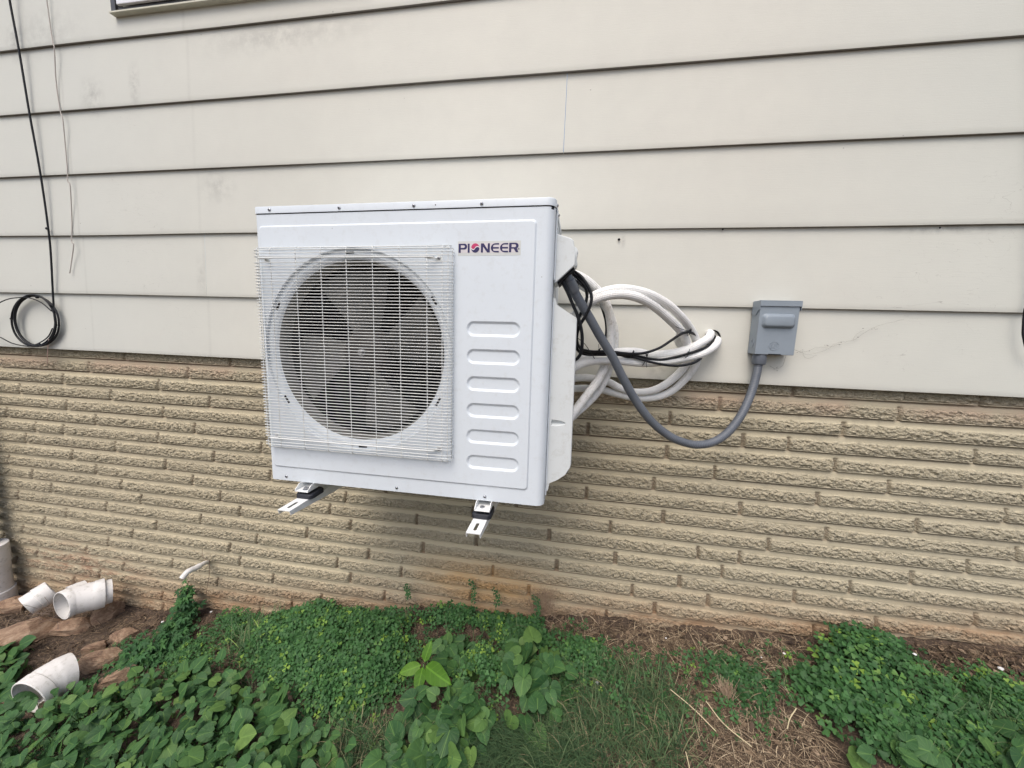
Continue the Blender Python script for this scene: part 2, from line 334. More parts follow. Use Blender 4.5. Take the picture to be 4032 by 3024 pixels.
def bricks():
    xs=np.concatenate([np.arange(-6,-3.4,.03),np.arange(-3.4,-2.2,.0052),np.arange(-2.2,2.1,.0042),np.arange(2.1,4.5,.03)])
    n0,n1=-1,25
    tp=np.array([0,.035,.06,.14,.22,.28,.32,.36,.40,.43,.47,.51,.55,.59,.63,.67,.71,.75,.79,.83,.865,.89,.915,.945,.958,.98])
    rows=[];Y=[];Zs=[];A=[]
    for k in range(n0,n1):
        J=sorted(JO.get(k,[random.uniform(-.3,.3)])); 
        while J[-1]<4.5: J.append(J[-1]+.615)
        while J[0]>-6: J.insert(0,J[0]-.615)
        g=[J[0]]
        for q in J[1:]:
            m=round((q-g[-1])/.615)
            if m>1:
                st=(q-g[-1])/m; b0=g[-1]; g+=[b0+st*i for i in range(1,m)]
            g.append(q)
        J=np.array(g); bi=np.searchsorted(J,xs); jd=np.min(np.abs(xs[:,None]-J[None,:]),axis=1)
        jw=.0058+.003*vnoise(xs*40,k,9); jm=np.clip((jw-jd)/.002+.5,0,1)
        brnd=vnoise(bi*7.7+.5,k*5.3+.5,21); off=(brnd-.5)*.004
        for t in tp:
            z=-.209-(k-1)*PITCH-t*PITCH+(vnoise(xs*3,k,30)-.5)*.003
            tj=.325+.06*(vnoise(xs*45,k*3.1,31)-.5)+.05*(vnoise(xs*140,k*1.7,32)-.5)
            rg=np.clip((t-tj)/.045,0,1)*(1 if t<.87 else 0)
            if t<.30: y=.0048-.0018*(t/.30)+(.0065*(t<.02))
            elif t<.9: y=.0035-.0075*min(1,(t-.30)/.3)
            elif t<=.95: y=-.0045
            else: y=.011
            y=y+np.zeros_like(xs)
            a=vnoise(xs*95+z*55,z*150,40+k); b2=vnoise(xs*210-z*90,z*260,50+k); c2=vnoise(xs*38,z*70,60+k)
            wx=xs+.006*(a-.5); zz=np.full_like(xs,z)+.004*(b2-.5); nz=facet(wx*75+zz*30,zz*115,40+k)*.0066+facet(wx*160,zz*200+wx*40,80+k)*.0052+(c2-.5)*.003+(b2-.5)*.003-.0015
            y=y+rg*nz+off*(t>.3)
            if t<.95: y=np.where((jm>0)&(t>.24),y*(1-jm)+.0105*jm,y)
            Y.append(y); Zs.append(z); A.append(np.stack([rg,np.maximum(jm*(t>.24)*(t<.955)*.8,1.0 if (t<.04 or t>.95) else 0),brnd],1))
    Y=np.array(Y)+.035; Zs=np.array(Zs); nr,nc=Y.shape
    V=np.stack([np.broadcast_to(xs,(nr,nc)),Y,Zs],2).reshape(-1,3); A=np.array(A).reshape(-1,3)
    keep=None; idx=np.arange(nr*nc).reshape(nr,nc)
    Fc=np.stack([idx[:-1,:-1],idx[1:,:-1],idx[1:,1:],idx[:-1,1:]],2).reshape(-1,4)
    return npmesh('brick_base',V,Fc,MB,None,False,{'zone':A})
child(bricks(),house)
# soffit board closing the gap between siding and brick
bm=bmesh.new(); box(bm,-6,4.5,.0145,.06,-.160,-.145); child(bmo('drip_board',bm,MS),house)
# window
win=empty('window',(-1.45,0,1.8)); win.parent=house; win.location=Vector((-1.45,0,1.8))-Vector(house.location)
def wch(name,bm,mat,**k):
    o=bmo(name,bm,mat,**k); o.parent=win; o.matrix_parent_inverse=Matrix.Translation((1.45,0,-1.8)); return o
MBRZ=simple('dark_storm_frame',(.05,.05,.055),.4,0,.2); MSASH=simple('white_sash',(.72,.73,.76),.45); MSILL=simple('cream_sill',(.55,.54,.44),.6)
bm=bmesh.new(); box(bm,-2.045,-.85,-.022,.012,1.3015,1.3085,.001); wch('sill',bm,MSILL)
bm=bmesh.new(); box(bm,-2.035,-2.012,-.020,.012,1.3087,2.35,.001); box(bm,-2.012,-2.006,-.010,.012,1.3087,2.35); box(bm,-.88,-.857,-.020,.012,1.3087,2.35); box(bm,-2.006,-.88,-.012,.012,1.3087,1.325); box(bm,-2.006,-.88,-.02,.012,2.33,2.35); wch('storm_frame',bm,MBRZ)
bm=bmesh.new(); box(bm,-2.0,-.885,-.024,-.0125,1.328,1.372,.002); box(bm,-2.0,-1.955,-.0235,-.0125,1.372,2.32); box(bm,-.93,-.885,-.0235,-.0125,1.372,2.32); wch('sash',bm,MSASH)
bm=bmesh.new(); box(bm,-1.955,-.93,-.0175,-.0135,1.372,2.32); wch('pane',bm,simple('curtained_glass',(.36,.36,.42),.12,0,.35,14))
for p in ((2438,942),(2848,902),(3706,895)):
    bm=bmesh.new(); q=at(*p,.0); bmesh.ops.create_cone(bm,segments=10,radius1=.0052 if p[0]<2500 else .003,radius2=.004 if p[0]<2500 else .002,depth=.002,cap_ends=True,matrix=Matrix.Translation((q.x,q.y+.0035,q.z))@Matrix.Rotation(PI/2,4,'X')); child(bmo('nail_hole',bm,MDARK),house)
# ---------------------------------------------------------------- ground
def ground():
    xs=np.concatenate([np.linspace(-40,-5,18),np.arange(-4.8,3.2,.022),np.linspace(3.4,40,18)]); ys=np.concatenate([[.5],np.arange(.09,-1.6,-.018),np.linspace(-1.7,-40,26)])
    X,Yv=np.meshgrid(xs,ys); Z=gz(X,np.minimum(Yv,.0)); Z=np.where(Yv<-2,Z*0+np.interp(X,BX,BZ)-.12,Z)
    d=(vnoise(X*60,Yv*60,8)-.5)*.012+(vnoise(X*140,Yv*140,9)-.5)*.006; Z=Z+d*(Yv>-1.6)
    nr,nc=X.shape; idx=np.arange(nr*nc).reshape(nr,nc); Fc=np.stack([idx[:-1,:-1],idx[1:,:-1],idx[1:,1:],idx[:-1,1:]],2).reshape(-1,4)
    o=npmesh('ground',np.stack([X,Yv,Z],2).reshape(-1,3),Fc,MSOIL,None,True); tag(o,kind='structure',label='bare brown soil sloping along the foot of the brick wall'); return o
ground()
# ---------------------------------------------------------------- outdoor unit
UW,UH,UD=.9176,.87,.34
unit=empty('outdoor_air_conditioner',(-.9788,-.4585,-.5165)); unit.rotation_euler=(Matrix.Rotation(-.0049,4,'Z')@Matrix.Rotation(-.0034,4,'X')@Matrix.Rotation(-.006,4,'Y')).to_euler()
tag(unit,'white outdoor heat pump unit with a square wire fan grille hung on the wall','air conditioner')
FC=(.3234,.4355)
def footprint(off=0.0,front=True):
    p=[]; rl,rr=.008+off,.025+off
    for i in range(5): t=R(180+90*i/4); p.append((rl-off+rl*math.cos(t),rl-off+rl*math.sin(t)))
    for i in range(9): t=R(270+90*i/8); p.append((UW-rr+off+rr*math.cos(t),rr-off+rr*math.sin(t)))
    p+=[(UW+off,UD+off),(-off,UD+off)]; return p
bm=bmesh.new(); z0,z1=0,.8462
fp=footprint(); lo=[bm.verts.new((x,y,z0)) for x,y in fp]; hi=[bm.verts.new((x,y,z1)) for x,y in fp]; n=len(fp)
for i in range(n):
    if i==4: continue                       # the flat front is the embossed panel
    bm.faces.new((lo[i],lo[(i+1)%n],hi[(i+1)%n],hi[i]))
bm.faces.new(lo[::-1])
outer=[lo[4],lo[5],hi[5],hi[4]]
P=.0042
pl=[loopv(bm,[(x,-y,z) for x,z in rrect(.0118+i,.8706-i,.0455+i,.8142-i,.012-i*.3,5)]) for i,y in ((0,0),(.0012,.0004),(.0045,P-.0006),(.006,P))]
fill(bm,[outer,pl[0]])
for a,b2 in zip(pl,pl[1:]): bridge(bm,a,b2)
def circ(r,y,n=96): return loopv(bm,[(FC[0]+r*math.cos(2*PI*i/n),y,FC[1]+r*math.sin(2*PI*i/n)) for i in range(n)])
holes=[]
rings=[circ(.3105,-P),circ(.3085,-P+.0012),circ(.3055,.0035),circ(.3030,.0045),circ(.2935,.0055),circ(.2845,.0105),circ(.279,.0165)]
holes.append(rings[0])
for a,b2 in zip(rings,rings[1:]): bridge(bm,a,b2)
for k in range(6):
    zc=.5178-k*.0793; x0,x1=.6762+k*.0007,.8345+k*.0014; ls=[loopv(bm,[(x,-P+d,z) for x,z in rrect(x0+i,x1-i,zc-.0222+i,zc+.0222-i,.0221-i,8)]) for i,d in ((0,0),(.0015,.0006),(.0062,.0044),(.0078,.005))]
    holes.append(ls[0])
    for a,b2 in zip(ls,ls[1:]): bridge(bm,a,b2)
    bm.faces.new(ls[-1])
fill(bm,[pl[-1]]+holes)
cas=bmo('casing',bm,MW,unit,True,13)
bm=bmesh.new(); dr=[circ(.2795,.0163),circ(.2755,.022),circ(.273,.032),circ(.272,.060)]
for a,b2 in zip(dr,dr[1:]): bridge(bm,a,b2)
bmo('fan_throat',bm,simple('throat_shade_grey',(.17,.17,.155),.6,0,.15,25),unit,True,40)  # inner throat wall, its shade put into a darker grey than the casing
# lid
bm=bmesh.new()
fpl=footprint(.0022); n=len(fpl); lv=[]
for off,z in ((-.004,.8492),(.0022,.8492),(.0022,.8665),(.0014,.8690),(-.0010,.8700)):
    q=footprint(off) if off>0 else [(min(max(x,-off),UW+off),min(max(y,-off),UD+off)) for x,y in footprint(.0)]
    lv.append([bm.verts.new((x,y,z)) for x,y in q])
for a,b2 in zip(lv,lv[1:]): bridge(bm,a,b2)
bm.faces.new(lv[-1]); lid=bmo('lid',bm,MW,unit,True,40)
bm=bmesh.new(); q=[(min(max(x,.003),UW-.003),min(max(y,.003),UD-.003)) for x,y in footprint(0)]
a=[bm.verts.new((x,y,.840)) for x,y in q]; b2=[bm.verts.new((x,y,.8495)) for x,y in q]; bridge(bm,a,b2); bmo('lid_gap_shade',bm,MDARK,unit)  # black band in the lid gap paints its shadow line
# side seams on the right
bm=bmesh.new(); box(bm,UW-.001,UW+.0006,.0335,.0350,.01,.846); box(bm,UW-.001,UW+.0006,.052,.0532,.01,.846); bmo('side_seam',bm,MDARK,unit)
bm=bmesh.new(); box(bm,UW+.0006,UW+.0045,.036,.0515,.66,.846,.001); box(bm,UW+.0006,UW+.0045,.036,.0515,.02,.60,.001); bmo('side_flange',bm,MW,unit)
# ring slots
for k in range(6):
    t=R(92.4+60*k); bm=bmesh.new(); box(bm,-.014,.014,-.0012,.004,-.0032,.0032)
    o=bmo('ring_slot',bm,MDARK,unit); o.matrix_parent_inverse=Matrix(); o.location=(FC[0]+.2985*math.cos(t),.0052,FC[1]+.2985*math.sin(t)); o.rotation_euler=(0,-(t-PI/2),0)
# added black liner and near-black fins paint the dark inside the casing
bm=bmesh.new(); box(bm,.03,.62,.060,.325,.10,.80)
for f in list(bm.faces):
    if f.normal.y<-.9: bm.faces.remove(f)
bmo('dark_liner',bm,MDARK,unit)
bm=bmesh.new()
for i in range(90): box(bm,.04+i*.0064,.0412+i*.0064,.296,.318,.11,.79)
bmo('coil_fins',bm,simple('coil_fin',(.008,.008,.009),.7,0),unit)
# fan
fan=bpy.data.objects.new('fan',None); C.objects.link(fan); fan.parent=unit; fan.location=(FC[0],0,FC[1])
bm=bmesh.new(); vs=[(.0,.033),(.028,.033),(.050,.036),(.066,.043),(.072,.055),(.074,.11)]
prev=None
for r,y in vs:
    cur=[bm.verts.new((max(r,1e-4)*math.cos(2*PI*i/40),y,max(r,1e-4)*math.sin(2*PI*i/40))) for i in range(40)]
    if prev: bridge(bm,prev,cur)
    prev=cur
bmo('hub',bm,MHUB,fan,True,40)
bm=bmesh.new(); bmesh.ops.create_cone(bm,segments=6,radius1=.009,radius2=.008,depth=.012,cap_ends=True,matrix=Matrix.Translation((0,.030,0))@Matrix.Rotation(PI/2,4,'X')); bmesh.ops.create_cone(bm,segments=20,radius1=.013,radius2=.013,depth=.002,cap_ends=True,matrix=Matrix.Translation((0,.0325,0))@Matrix.Rotation(PI/2,4,'X')); bmo('hub_nut',bm,MSCR,fan)
for a0 in (99,15,-74,-168):
    bm=bmesh.new(); G=[]
    nr,na=12,14
    for i in range(nr+1):
        r=.066+(.257-.066)*i/nr; f=i/nr; half=R(24+5*f); sw=R(-4+7*f); row=[]
        for j in range(na+1):
            s=j/na*2-1; t=R(a0)+sw+s*half*(1-.12*f*f*s*s); y=.066-s*(.028-.008*f)+.010*s*s; row.append(bm.verts.new((r*math.cos(t),y,r*math.sin(t))))
        G.append(row)
    for i in range(nr):
        for j in range(na): bm.faces.new((G[i][j],G[i][j+1],G[i+1][j+1],G[i+1][j]))
    r_=bmesh.ops.solidify(bm,geom=list(bm.faces),thickness=.003); bmo('blade',bm,MFAN,fan,True,50)
# fan grille
gr=bpy.data.objects.new('fan_grille',None); C.objects.link(gr); gr.parent=unit
bm=bmesh.new(); GX0,GX1,GY=.0118,.6385,-.0300
k=0; z=.7362
while z>.128:
    if abs(z-.7130)>.0045 and abs(z-.1535)>.0045:
        tube(bm,[Vector(p) for p in ((GX0+.001,GY+.022,z),(GX0,GY+.008,z),(GX0+.0035,GY+.0018,z),(GX0+.010,GY,z),(GX1-.012,GY,z),(GX1-.005,GY+.0018,z),(GX1,GY+.008,z),(GX1+.001,GY+.020,z))],.00118,6)
    z-=.00915
for y,z in ((-.021,.7436),(-.010,.7470),(-.021,.1215),(-.010,.1190)): tube(bm,[Vector((GX0+.014,y,z)),Vector((GX1-.014,y,z))],.00118,6)
bmo('horizontal_wires',bm,MWIRE,gr,True)
bm=bmesh.new()
for x in (.0235,.0693,.1545,.2370,.3195,.4018,.4842,.5665,.6118,.6290):
    tube(bm,[Vector(p) for p in ((x,-.003,.7475),(x,-.012,.7462),(x,GY+.006,.7440),(x,GY+.0022,.738),(x,GY+.0022,.127),(x,GY+.006,.1205),(x,-.012,.1188),(x,-.003,.1180))],.00118,6)
for x,y in ((GX0+.0012,-.017),(GX0+.0015,-.009),(GX1-.0012,-.015)): tube(bm,[Vector((x,y,.738)),Vector((x,y,.128))],.0011,6)
bmo('vertical_wires',bm,MWIRE,gr,True)
for z in (.7130,.1532):
    bm=bmesh.new(); xa,xb=.0366,.5945; yy=GY+.0008
    tube(bm,spline([(xa-.004,-P-.003,z),(xa+.006,-P-.004,z-.002),(xa+.016,-.020,z-.001),(xa+.024,yy,z),(xb-.045,yy,z),(xb-.034,yy+.008,z-.001),(xb-.018,-.014,z-.002),(xb-.004,-P-.004,z)],5),.0023,8)
    for x in (xa,xb): bmesh.ops.create_cone(bm,segments=16,radius1=.0085,radius2=.0085,depth=.0022,cap_ends=True,matrix=Matrix.Translation((x,-P-.0015,z))@Matrix.Rotation(PI/2,4,'X'))
    bmo('mounting_rod',bm,MWIRE,gr,True,40)
# screws
def screw_mesh():
    bm=bmesh.new(); prev=None
    for r,y in ((.0049,0),(.0049,-.0006),(.0044,-.0020),(.0033,-.0030),(.0018,-.0036),(.0004,-.0037)):
        cur=[bm.verts.new((r*math.cos(2*PI*i/14),y,r*math.sin(2*PI*i/14))) for i in range(14)]
        if prev: bridge(bm,prev,cur)
        prev=cur
    bm.faces.new(prev)
    bmesh.ops.recalc_face_normals(bm,faces=bm.faces)
    for f in bm.faces: f.smooth=True
    c0=len(bm.faces); box(bm,-.0026,.0026,-.0040,-.003,-.0005,.0005); box(bm,-.0005,.0005,-.0041,-.003,-.0026,.0026)
    bm.faces.ensure_lookup_table()
    for f in bm.faces[c0:]: f.material_index=1
    me=bpy.data.meshes.new('screw'); bm.to_mesh(me); bm.free(); me.materials.append(MSCR); me.materials.append(MDARK); return me
SM=screw_mesh()
def screw(x,y,z,rot=0,axis='front'):
    o=bpy.data.objects.new('screw',SM); C.objects.link(o); o.parent=unit; o.location=(x,y,z); o.rotation_euler=(0,rot,0) if axis=='front' else (0,0,PI/2); o['group']='screws of the outdoor unit'
for i,(x,z) in enumerate(((.0537,.8590),(.2862,.8585),(.5181,.8578),(.7159,.8573))): screw(x,-.0022,z,i*.7)
for i,(x,z) in enumerate(((.0568,.0140),(.4515,.0130),(.7386,.0126))): screw(x,-.0,z,i*.9+.3)
for x,z in ((.0366,.7130),(.5945,.7130),(.0366,.1532),(.5945,.1532)): screw(x,-P-.0026,z,.5)
screw(UW+.0022,.030,.857,0,'side'); screw(UW+.0022,.115,.857,0,'side'); screw(UW+.001,.045,.80,0,'side')
bm=bmesh.new(); bmesh.ops.create_cone(bm,segments=10,radius1=.0016,radius2=.0016,depth=.0006,cap_ends=True,matrix=Matrix.Translation((.5827,-.0024,.8581))@Matrix.Rotation(PI/2,4,'X')); bmo('pin_hole',bm,MDARK,unit)
# covers on the right side
bm=bmesh.new(); prism(bm,[(UW+.001,.786),(.930,.785),(.962,.775),(.969,.768),(.9745,.735),(.9765,.712),(.975,.702),(.925,.655),(UW+.001,.652)],.045,.150,.0025)
bmo('electrical_cover',bm,MW2,unit,True,18)
bm=bmesh.new(); prism(bm,[(.967,.765),(.979,.757),(.983,.747),(.978,.738),(.977,.728),(.982,.718),(.981,.707),(.970,.700)],.085,.140,.002); bmo('cover_grip',bm,MW2,unit,True,30)
bm=bmesh.new(); prism(bm,[(.928,.656),(.972,.6985),(.975,.694),(.931,.651)],.055,.140); bmo('cable_port',bm,MDARK,unit)
bm=bmesh.new()
vp=[(UW+.001,.612),(.9245,.610),(.930,.592),(.9845,.556),(.9868,.549),(.9885,.35),(.9905,.125),(.9885,.112),(.975,.088),(.953,.070),(.930,.058),(.926,.034),(UW+.001,.032)]
fl=loopv(bm,[(x,.040,z) for x,z in vp]); bk=loopv(bm,[(x+(.0022 if x>.93 else 0),.044,z) for x,z in vp]); bb=loopv(bm,[(x+(.0022 if x>.93 else 0),.215,z) for x,z in vp]); bridge(bm,fl,bk); bridge(bm,bk,bb); bm.faces.new(bb)
hl=[(.9285,.2375),(.9285,.2565)]+[(.9285+.042*math.sin(R(a)),.247+.0100*math.cos(R(a))) for a in range(10,175,15)]
hv=loopv(bm,[(x,.040,z) for x,z in hl]); fill(bm,[fl,hv])
h2=loopv(bm,[(.9287+(x-.9285)*.9,.0465,.247+(z-.247)*.72) for x,z in hl]); h3=loopv(bm,[(.929+(x-.9285)*.5,.052,.247+(z-.247)*.3) for x,z in hl]); bridge(bm,hv,h2); bridge(bm,h2,h3); bm.faces.new(h3)
bmo('valve_cover',bm,MW2,unit,True,14)
# feet
for fx in (.1355,.7375):
    bm=bmesh.new(); w2=.0235
    box(bm,fx-w2,fx+w2,-.0305,.37,-.0205,-.0185); box(bm,fx-w2,fx-w2+.002,-.012,.37,-.0185,-.0005); box(bm,fx+w2-.002,fx+w2,-.012,.37,-.0185,-.0005)
    for s in (-1,1):
        a=fx+s*w2-(.002 if s>0 else 0); v=loopv(bm,[(a,-.0305,-.0185),(a,-.0305,-.0135),(a,-.020,-.0075),(a,-.012,-.0005),(a,-.012,-.0185)]); v2=loopv(bm,[(a+.002,y.co.y,y.co.z) for y in v]); bm.faces.new(v); bm.faces.new(v2[::-1]); bridge(bm,v,v2)
    bmo('foot_rail',bm,MGAL,unit)
# badge
MAPX=lambda u:.6496+(u-185)/(2000-185)*(.8282-.6496); MAPZ=lambda v:.7585-(v-66)/(492-66)*(.7585-.7199)
badge=bpy.data.objects.new('badge',None); C.objects.link(badge); badge.parent=unit
bm=bmesh.new(); box(bm,MAPX(185),MAPX(2000),-P-.0004,-P+.0002,MAPZ(492),MAPZ(66)); bmo('label_film',bm,MBADGE,badge)
bm=bmesh.new(); box(bm,MAPX(200),MAPX(1925),-P-.0006,-P-.00045,MAPZ(415),MAPZ(124)); bmo('label_panel',bm,MPALE,badge)
def arc(cx,cy,rx,ry,a0,a1,n=10): return [(cx+rx*math.cos(R(a0+(a1-a0)*i/n)),cy-ry*math.sin(R(a0+(a1-a0)*i/n))) for i in range(n+1)]
def glyph(bm,outs,holes_=(),y=-P-.0009):
    L=[loopv(bm,[(MAPX(u),y,MAPZ(v)) for u,v in outs])]+[loopv(bm,[(MAPX(u),y,MAPZ(v)) for u,v in h]) for h in holes_]; fill(bm,L)
bm=bmesh.new()
glyph(bm,[(205,408),(205,138)]+arc(385,225,75,87,90,-90)+[(272,312),(272,408)],[[(272,262),(272,185)]+arc(352,223,38,38,90,-90,8)])
glyph(bm,[(475,408),(475,138),(533,138),(533,408)])
glyph(bm,[(862,405),(862,135),(942,135),(1052,312),(1062,135),(1120,135),(1120,405),(1045,405),(925,235),(920,405)])
for dx in (0,262):
    glyph(bm,[(u+dx,v) for u,v in [(1382,133)]+arc(1295,270,148,137,90,270,16)+[(1380,407),(1380,360)]+arc(1285,328,72,32,-90,-180,6)+[(1216,295),(1378,295),(1378,247),(1216,247)]+arc(1290,212,76,34,180,90,6)+[(1382,178)]])
glyph(bm,[(1665,405),(1670,128)]+arc(1850,215,86,87,90,-60,10)+[(1935,405),(1865,405),(1800,300),(1735,300),(1728,405)],[[(1738,257),(1740,172)]+arc(1822,214,44,42,90,-90,8)])
W=[(580,275),(600,300),(640,318),(672,300),(705,250),(745,225),(790,228),(815,262)]
glyph(bm,[(u,v+14) for u,v in W[::-1]]+[p for p in arc(698,270,120,139,183,357,20)][1:-1])
rg=[(1942+28*math.cos(R(a)),308+28*math.sin(R(a))) for a in range(0,360,30)]; glyph(bm,rg,[[(1942+21*math.cos(R(a)),308+21*math.sin(R(a))) for a in range(0,360,30)]]); glyph(bm,[(1932,322),(1932,292),(1952,296),(1944,308),(1954,324),(1946,324),(1938,310),(1938,322)])
bmo('lettering',bm,MNAVY,badge)
bm=bmesh.new(); glyph(bm,[(u,v-12) for u,v in W]+arc(698,270,120,139,12,176,20)[1:-1]); bmo('emblem',bm,MRED,badge)
bm=bmesh.new(); glyph(bm,[(u,v-12) for u,v in W]+[(u,v+10) for u,v in W[::-1]],y=-P-.0008); bmo('emblem_band',bm,simple('white_print',(.8,.8,.82),.4),badge)
# ---------------------------------------------------------------- wall brackets
def bracket(xl,xr,label):
    t=empty('wall_bracket',((xl+xr)/2,0,-.565)); tag(t,label,'bracket','wall brackets under the outdoor unit')
    cx=(xl+xr)/2; L=Matrix.Translation((-cx,0,.565)); hw=(xr-xl)/2
    def fin(name,bm,mat,**k):
        o=bmo(name,bm,mat,t,**k); o.matrix_parent_inverse=Matrix(); o.data.transform(L); return o
    bm=bmesh.new(); z=-.5605; tip=-.567
    for zz in (z,z-.0022):
        ou=loopv(bm,[(xl,tip,zz),(xr,tip,zz),(xr,.034,zz),(xl,.034,zz)])
        hs=[]
        for y0,y1 in ((-.552,-.508),(-.455,-.415),(-.36,-.30),(-.2,-.14)):
            hs.append(loopv(bm,[(cx+a,b,zz) for a,b in rrect(-.0048,.0048,y0,y1,.0046,4)]))
        if zz==z: top=(ou,hs)
        else:
            bridge(bm,top[0],ou)
            for a,b2 in zip(top[1],hs): bridge(bm,a,b2)
        fill(bm,[ou]+hs)
    for x0 in (xl,xr-.0022):
        v=[(x0,tip,z-.0022),(x0,tip+.004,z-.0150),(x0,-.36,z-.030),(x0,.034,z-.045),(x0,.034,z-.0022)]
        a=loopv(bm,v); b2=loopv(bm,[(x+.0022,y,zz) for x,y,zz in v]); bm.faces.new(a); bm.faces.new(b2[::-1]); bridge(bm,a,b2)
    fin('arm',bm,MGAL)
    bm=bmesh.new(); box(bm,xl-.002,xr+.002,.020,.0235,-.60,-.20); fin('upright',bm,MGAL)
    pts=[(cx+.0018+a,b) for a,b in rrect(-.030,.030,-.487,-.418,.012,4)]
    bm=bmesh.new(); lv=[loopv(bm,[(cx+.0018+a,b,zz) for a,b in rrect(-.030+i,.030-i,-.487+i,-.418-i,.012,4)]) for i,zz in ((0,-.5603),(0,-.5485),(.0025,-.5450))]
    for a,b2 in zip(lv,lv[1:]): bridge(bm,a,b2)
    bm.faces.new(lv[0]); bm.faces.new(lv[-1]); 
    # raised dark rim seen round the foot
    fin('rubber_pad',bm,MRUB,smooth=True,angle=40)
    bm=bmesh.new(); bx,by=cx+.0018,-.470
    bmesh.ops.create_cone(bm,segments=20,radius1=.0115,radius2=.0105,depth=.0022,cap_ends=True,matrix=Matrix.Translation((bx,by,-.5340))); bmesh.ops.create_cone(bm,segments=6,radius1=.0078,radius2=.0074,depth=.006,cap_ends=True,matrix=Matrix.Translation((bx,by,-.5300)))
    fin('bolt',bm,simple('weathered_bolt',(.30,.31,.33),.5,.8,.3,200))
bracket(-.8635,-.8215,'white slotted steel wall bracket under the fan side of the unit')
bracket(-.2685,-.2265,'white slotted steel wall bracket under the slatted side of the unit')
# ---------------------------------------------------------------- disconnect box
bx0,bx1,bz0,bz1,byf=.6405,.7715,-.0505,.1370,-.054
dbx=empty('disconnect_box',((bx0+bx1)/2,0,bz0)); tag(dbx,'grey steel electrical disconnect box with a raised handle on the siding','electrical box')
LB=Matrix.Translation((-(bx0+bx1)/2,0,-bz0))
def fb(name,bm,mat,**k):
    o=bmo(name,bm,mat,dbx,**k); o.data.transform(LB); return o
bm=bmesh.new(); box(bm,bx0+.002,bx1-.003,byf,.004,bz0,bz1-.004,.0012); fb('body',bm,MBOX)
bm=bmesh.new(); box(bm,bx0-.0005,bx1+.001,byf-.004,.002,bz1-.0015,bz1+.0008,.0006); box(bm,bx0-.0005,bx1+.001,byf-.0042,byf-.0028,bz1-.0185,bz1-.0015)
for x in (bx0-.0005,bx1-.0003):
    v=[(x,.001,bz1-.001),(x,.001,bz1-.045),(x,-.030,bz1-.050),(x,-.043,bz1-.036),(x,byf-.003,bz1-.030),(x,byf-.003,bz1-.001)]
    a=loopv(bm,v); b2=loopv(bm,[(p[0]+.0013,p[1],p[2]) for p in v]); bm.faces.new(a); bm.faces.new(b2[::-1]); bridge(bm,a,b2)
fb('hood',bm,MBOX)
bm=bmesh.new(); hx0,hx1,hz0,hz1=bx0+.0105,bx1-.0125,bz0+.092,bz0+.143
lv=[loopv(bm,[(x,byf-y,z) for x,z in rrect(hx0+i,hx1-i,hz0+i,hz1-i,.014-i*.5,6)]) for i,y in ((0,0),(.002,.0015),(.004,.0055),(.0055,.0085),(.0085,.0115),(.012,.0125))]
for a,b2 in zip(lv,lv[1:]): bridge(bm,a,b2)
bm.faces.new(lv[-1]); fb('raised_handle',bm,MBOX,smooth=True,angle=60)
ex,ez=bx0+.0605,bz0+.031
bm=bmesh.new()
def ecurve(pts,r=.00075): tube(bm,spline([(ex+x*.0155,byf-.0002,ez+z*.0155) for x,z in pts],6),r,6)
ecurve([(math.cos(R(a)),math.sin(R(a))) for a in range(0,361,20)],.0009)
ecurve([(-.62,.05),(-.30,.30),(-.02,.58),(-.16,.66),(-.36,.30),(-.42,-.12),(-.32,-.34),(-.12,-.20),(.02,.12),(-.08,-.42),(-.30,-.60),(-.52,-.46)])
ecurve([(.42,.34),(.52,.56),(.30,.62),(.16,.38),(.30,.16),(.10,.02),(.02,-.30),(.18,-.48),(.40,-.30),(.52,-.02),(.70,.02)])
for a in (45,135,225,315): ecurve([(.80*math.cos(R(a-18)),.80*math.sin(R(a-18))),(.86*math.cos(R(a)),.86*math.sin(R(a))),(.74*math.cos(R(a+12)),.74*math.sin(R(a+12)))],.0006)
fb('embossed_monogram',bm,MBOX,smooth=True)
bm=bmesh.new(); tube(bm,[Vector((bx0+.0018,-.028+.0115*math.cos(R(a)),bz0+.038+.0145*math.sin(R(a)))) for a in range(0,361,20)],.0009,6); tube(bm,[Vector((bx0+.0018,-.028+.007*math.cos(R(a)),bz0+.038+.009*math.sin(R(a)))) for a in range(60,330,20)],.0009,6); fb('knockout',bm,MBOX)
bm=bmesh.new(); box(bm,bx0+.046,bx0+.086,byf-.0008,byf+.004,bz0-.0008,bz0+.0028); fb('latch_slot',bm,MDARK)
# ---------------------------------------------------------------- pipes, conduit, cables
def luv_tube(name,pts,r,mat,parent=None,n=20,step=.006,rfun=None):
    P=resample(spline(pts,10),step); m=len(P); T=[(P[min(i+1,m-1)]-P[max(i-1,0)]).normalized() for i in range(m)]
    Nn=Vector((0,0,1)) if abs(T[0].z)<.9 else Vector((1,0,0)); V=[];U=[];s=0
    for i in range(m):
        if i: s+=(P[i]-P[i-1]).length
        Nn=(Nn-T[i]*Nn.dot(T[i])).normalized(); B=T[i].cross(Nn); rr=rfun(i,s) if rfun else r
        for k in range(n+1):
            a=2*PI*(k%n)/n; V.append(P[i]+(Nn*math.cos(a)+B*math.sin(a))*rr); U.append((k/n,s,0))
    idx=np.arange(m*(n+1)).reshape(m,n+1); Fc=np.stack([idx[:-1,:-1],idx[:-1,1:],idx[1:,1:],idx[1:,:-1]],2).reshape(-1,4)
    c0=len(V); V=[tuple(v) for v in V]
    o=npmesh(name,V,Fc,mat,parent,True,{'luv':np.array(U)})
    return o
def px(L): return [at(a,b,c) for a,b,c in L]
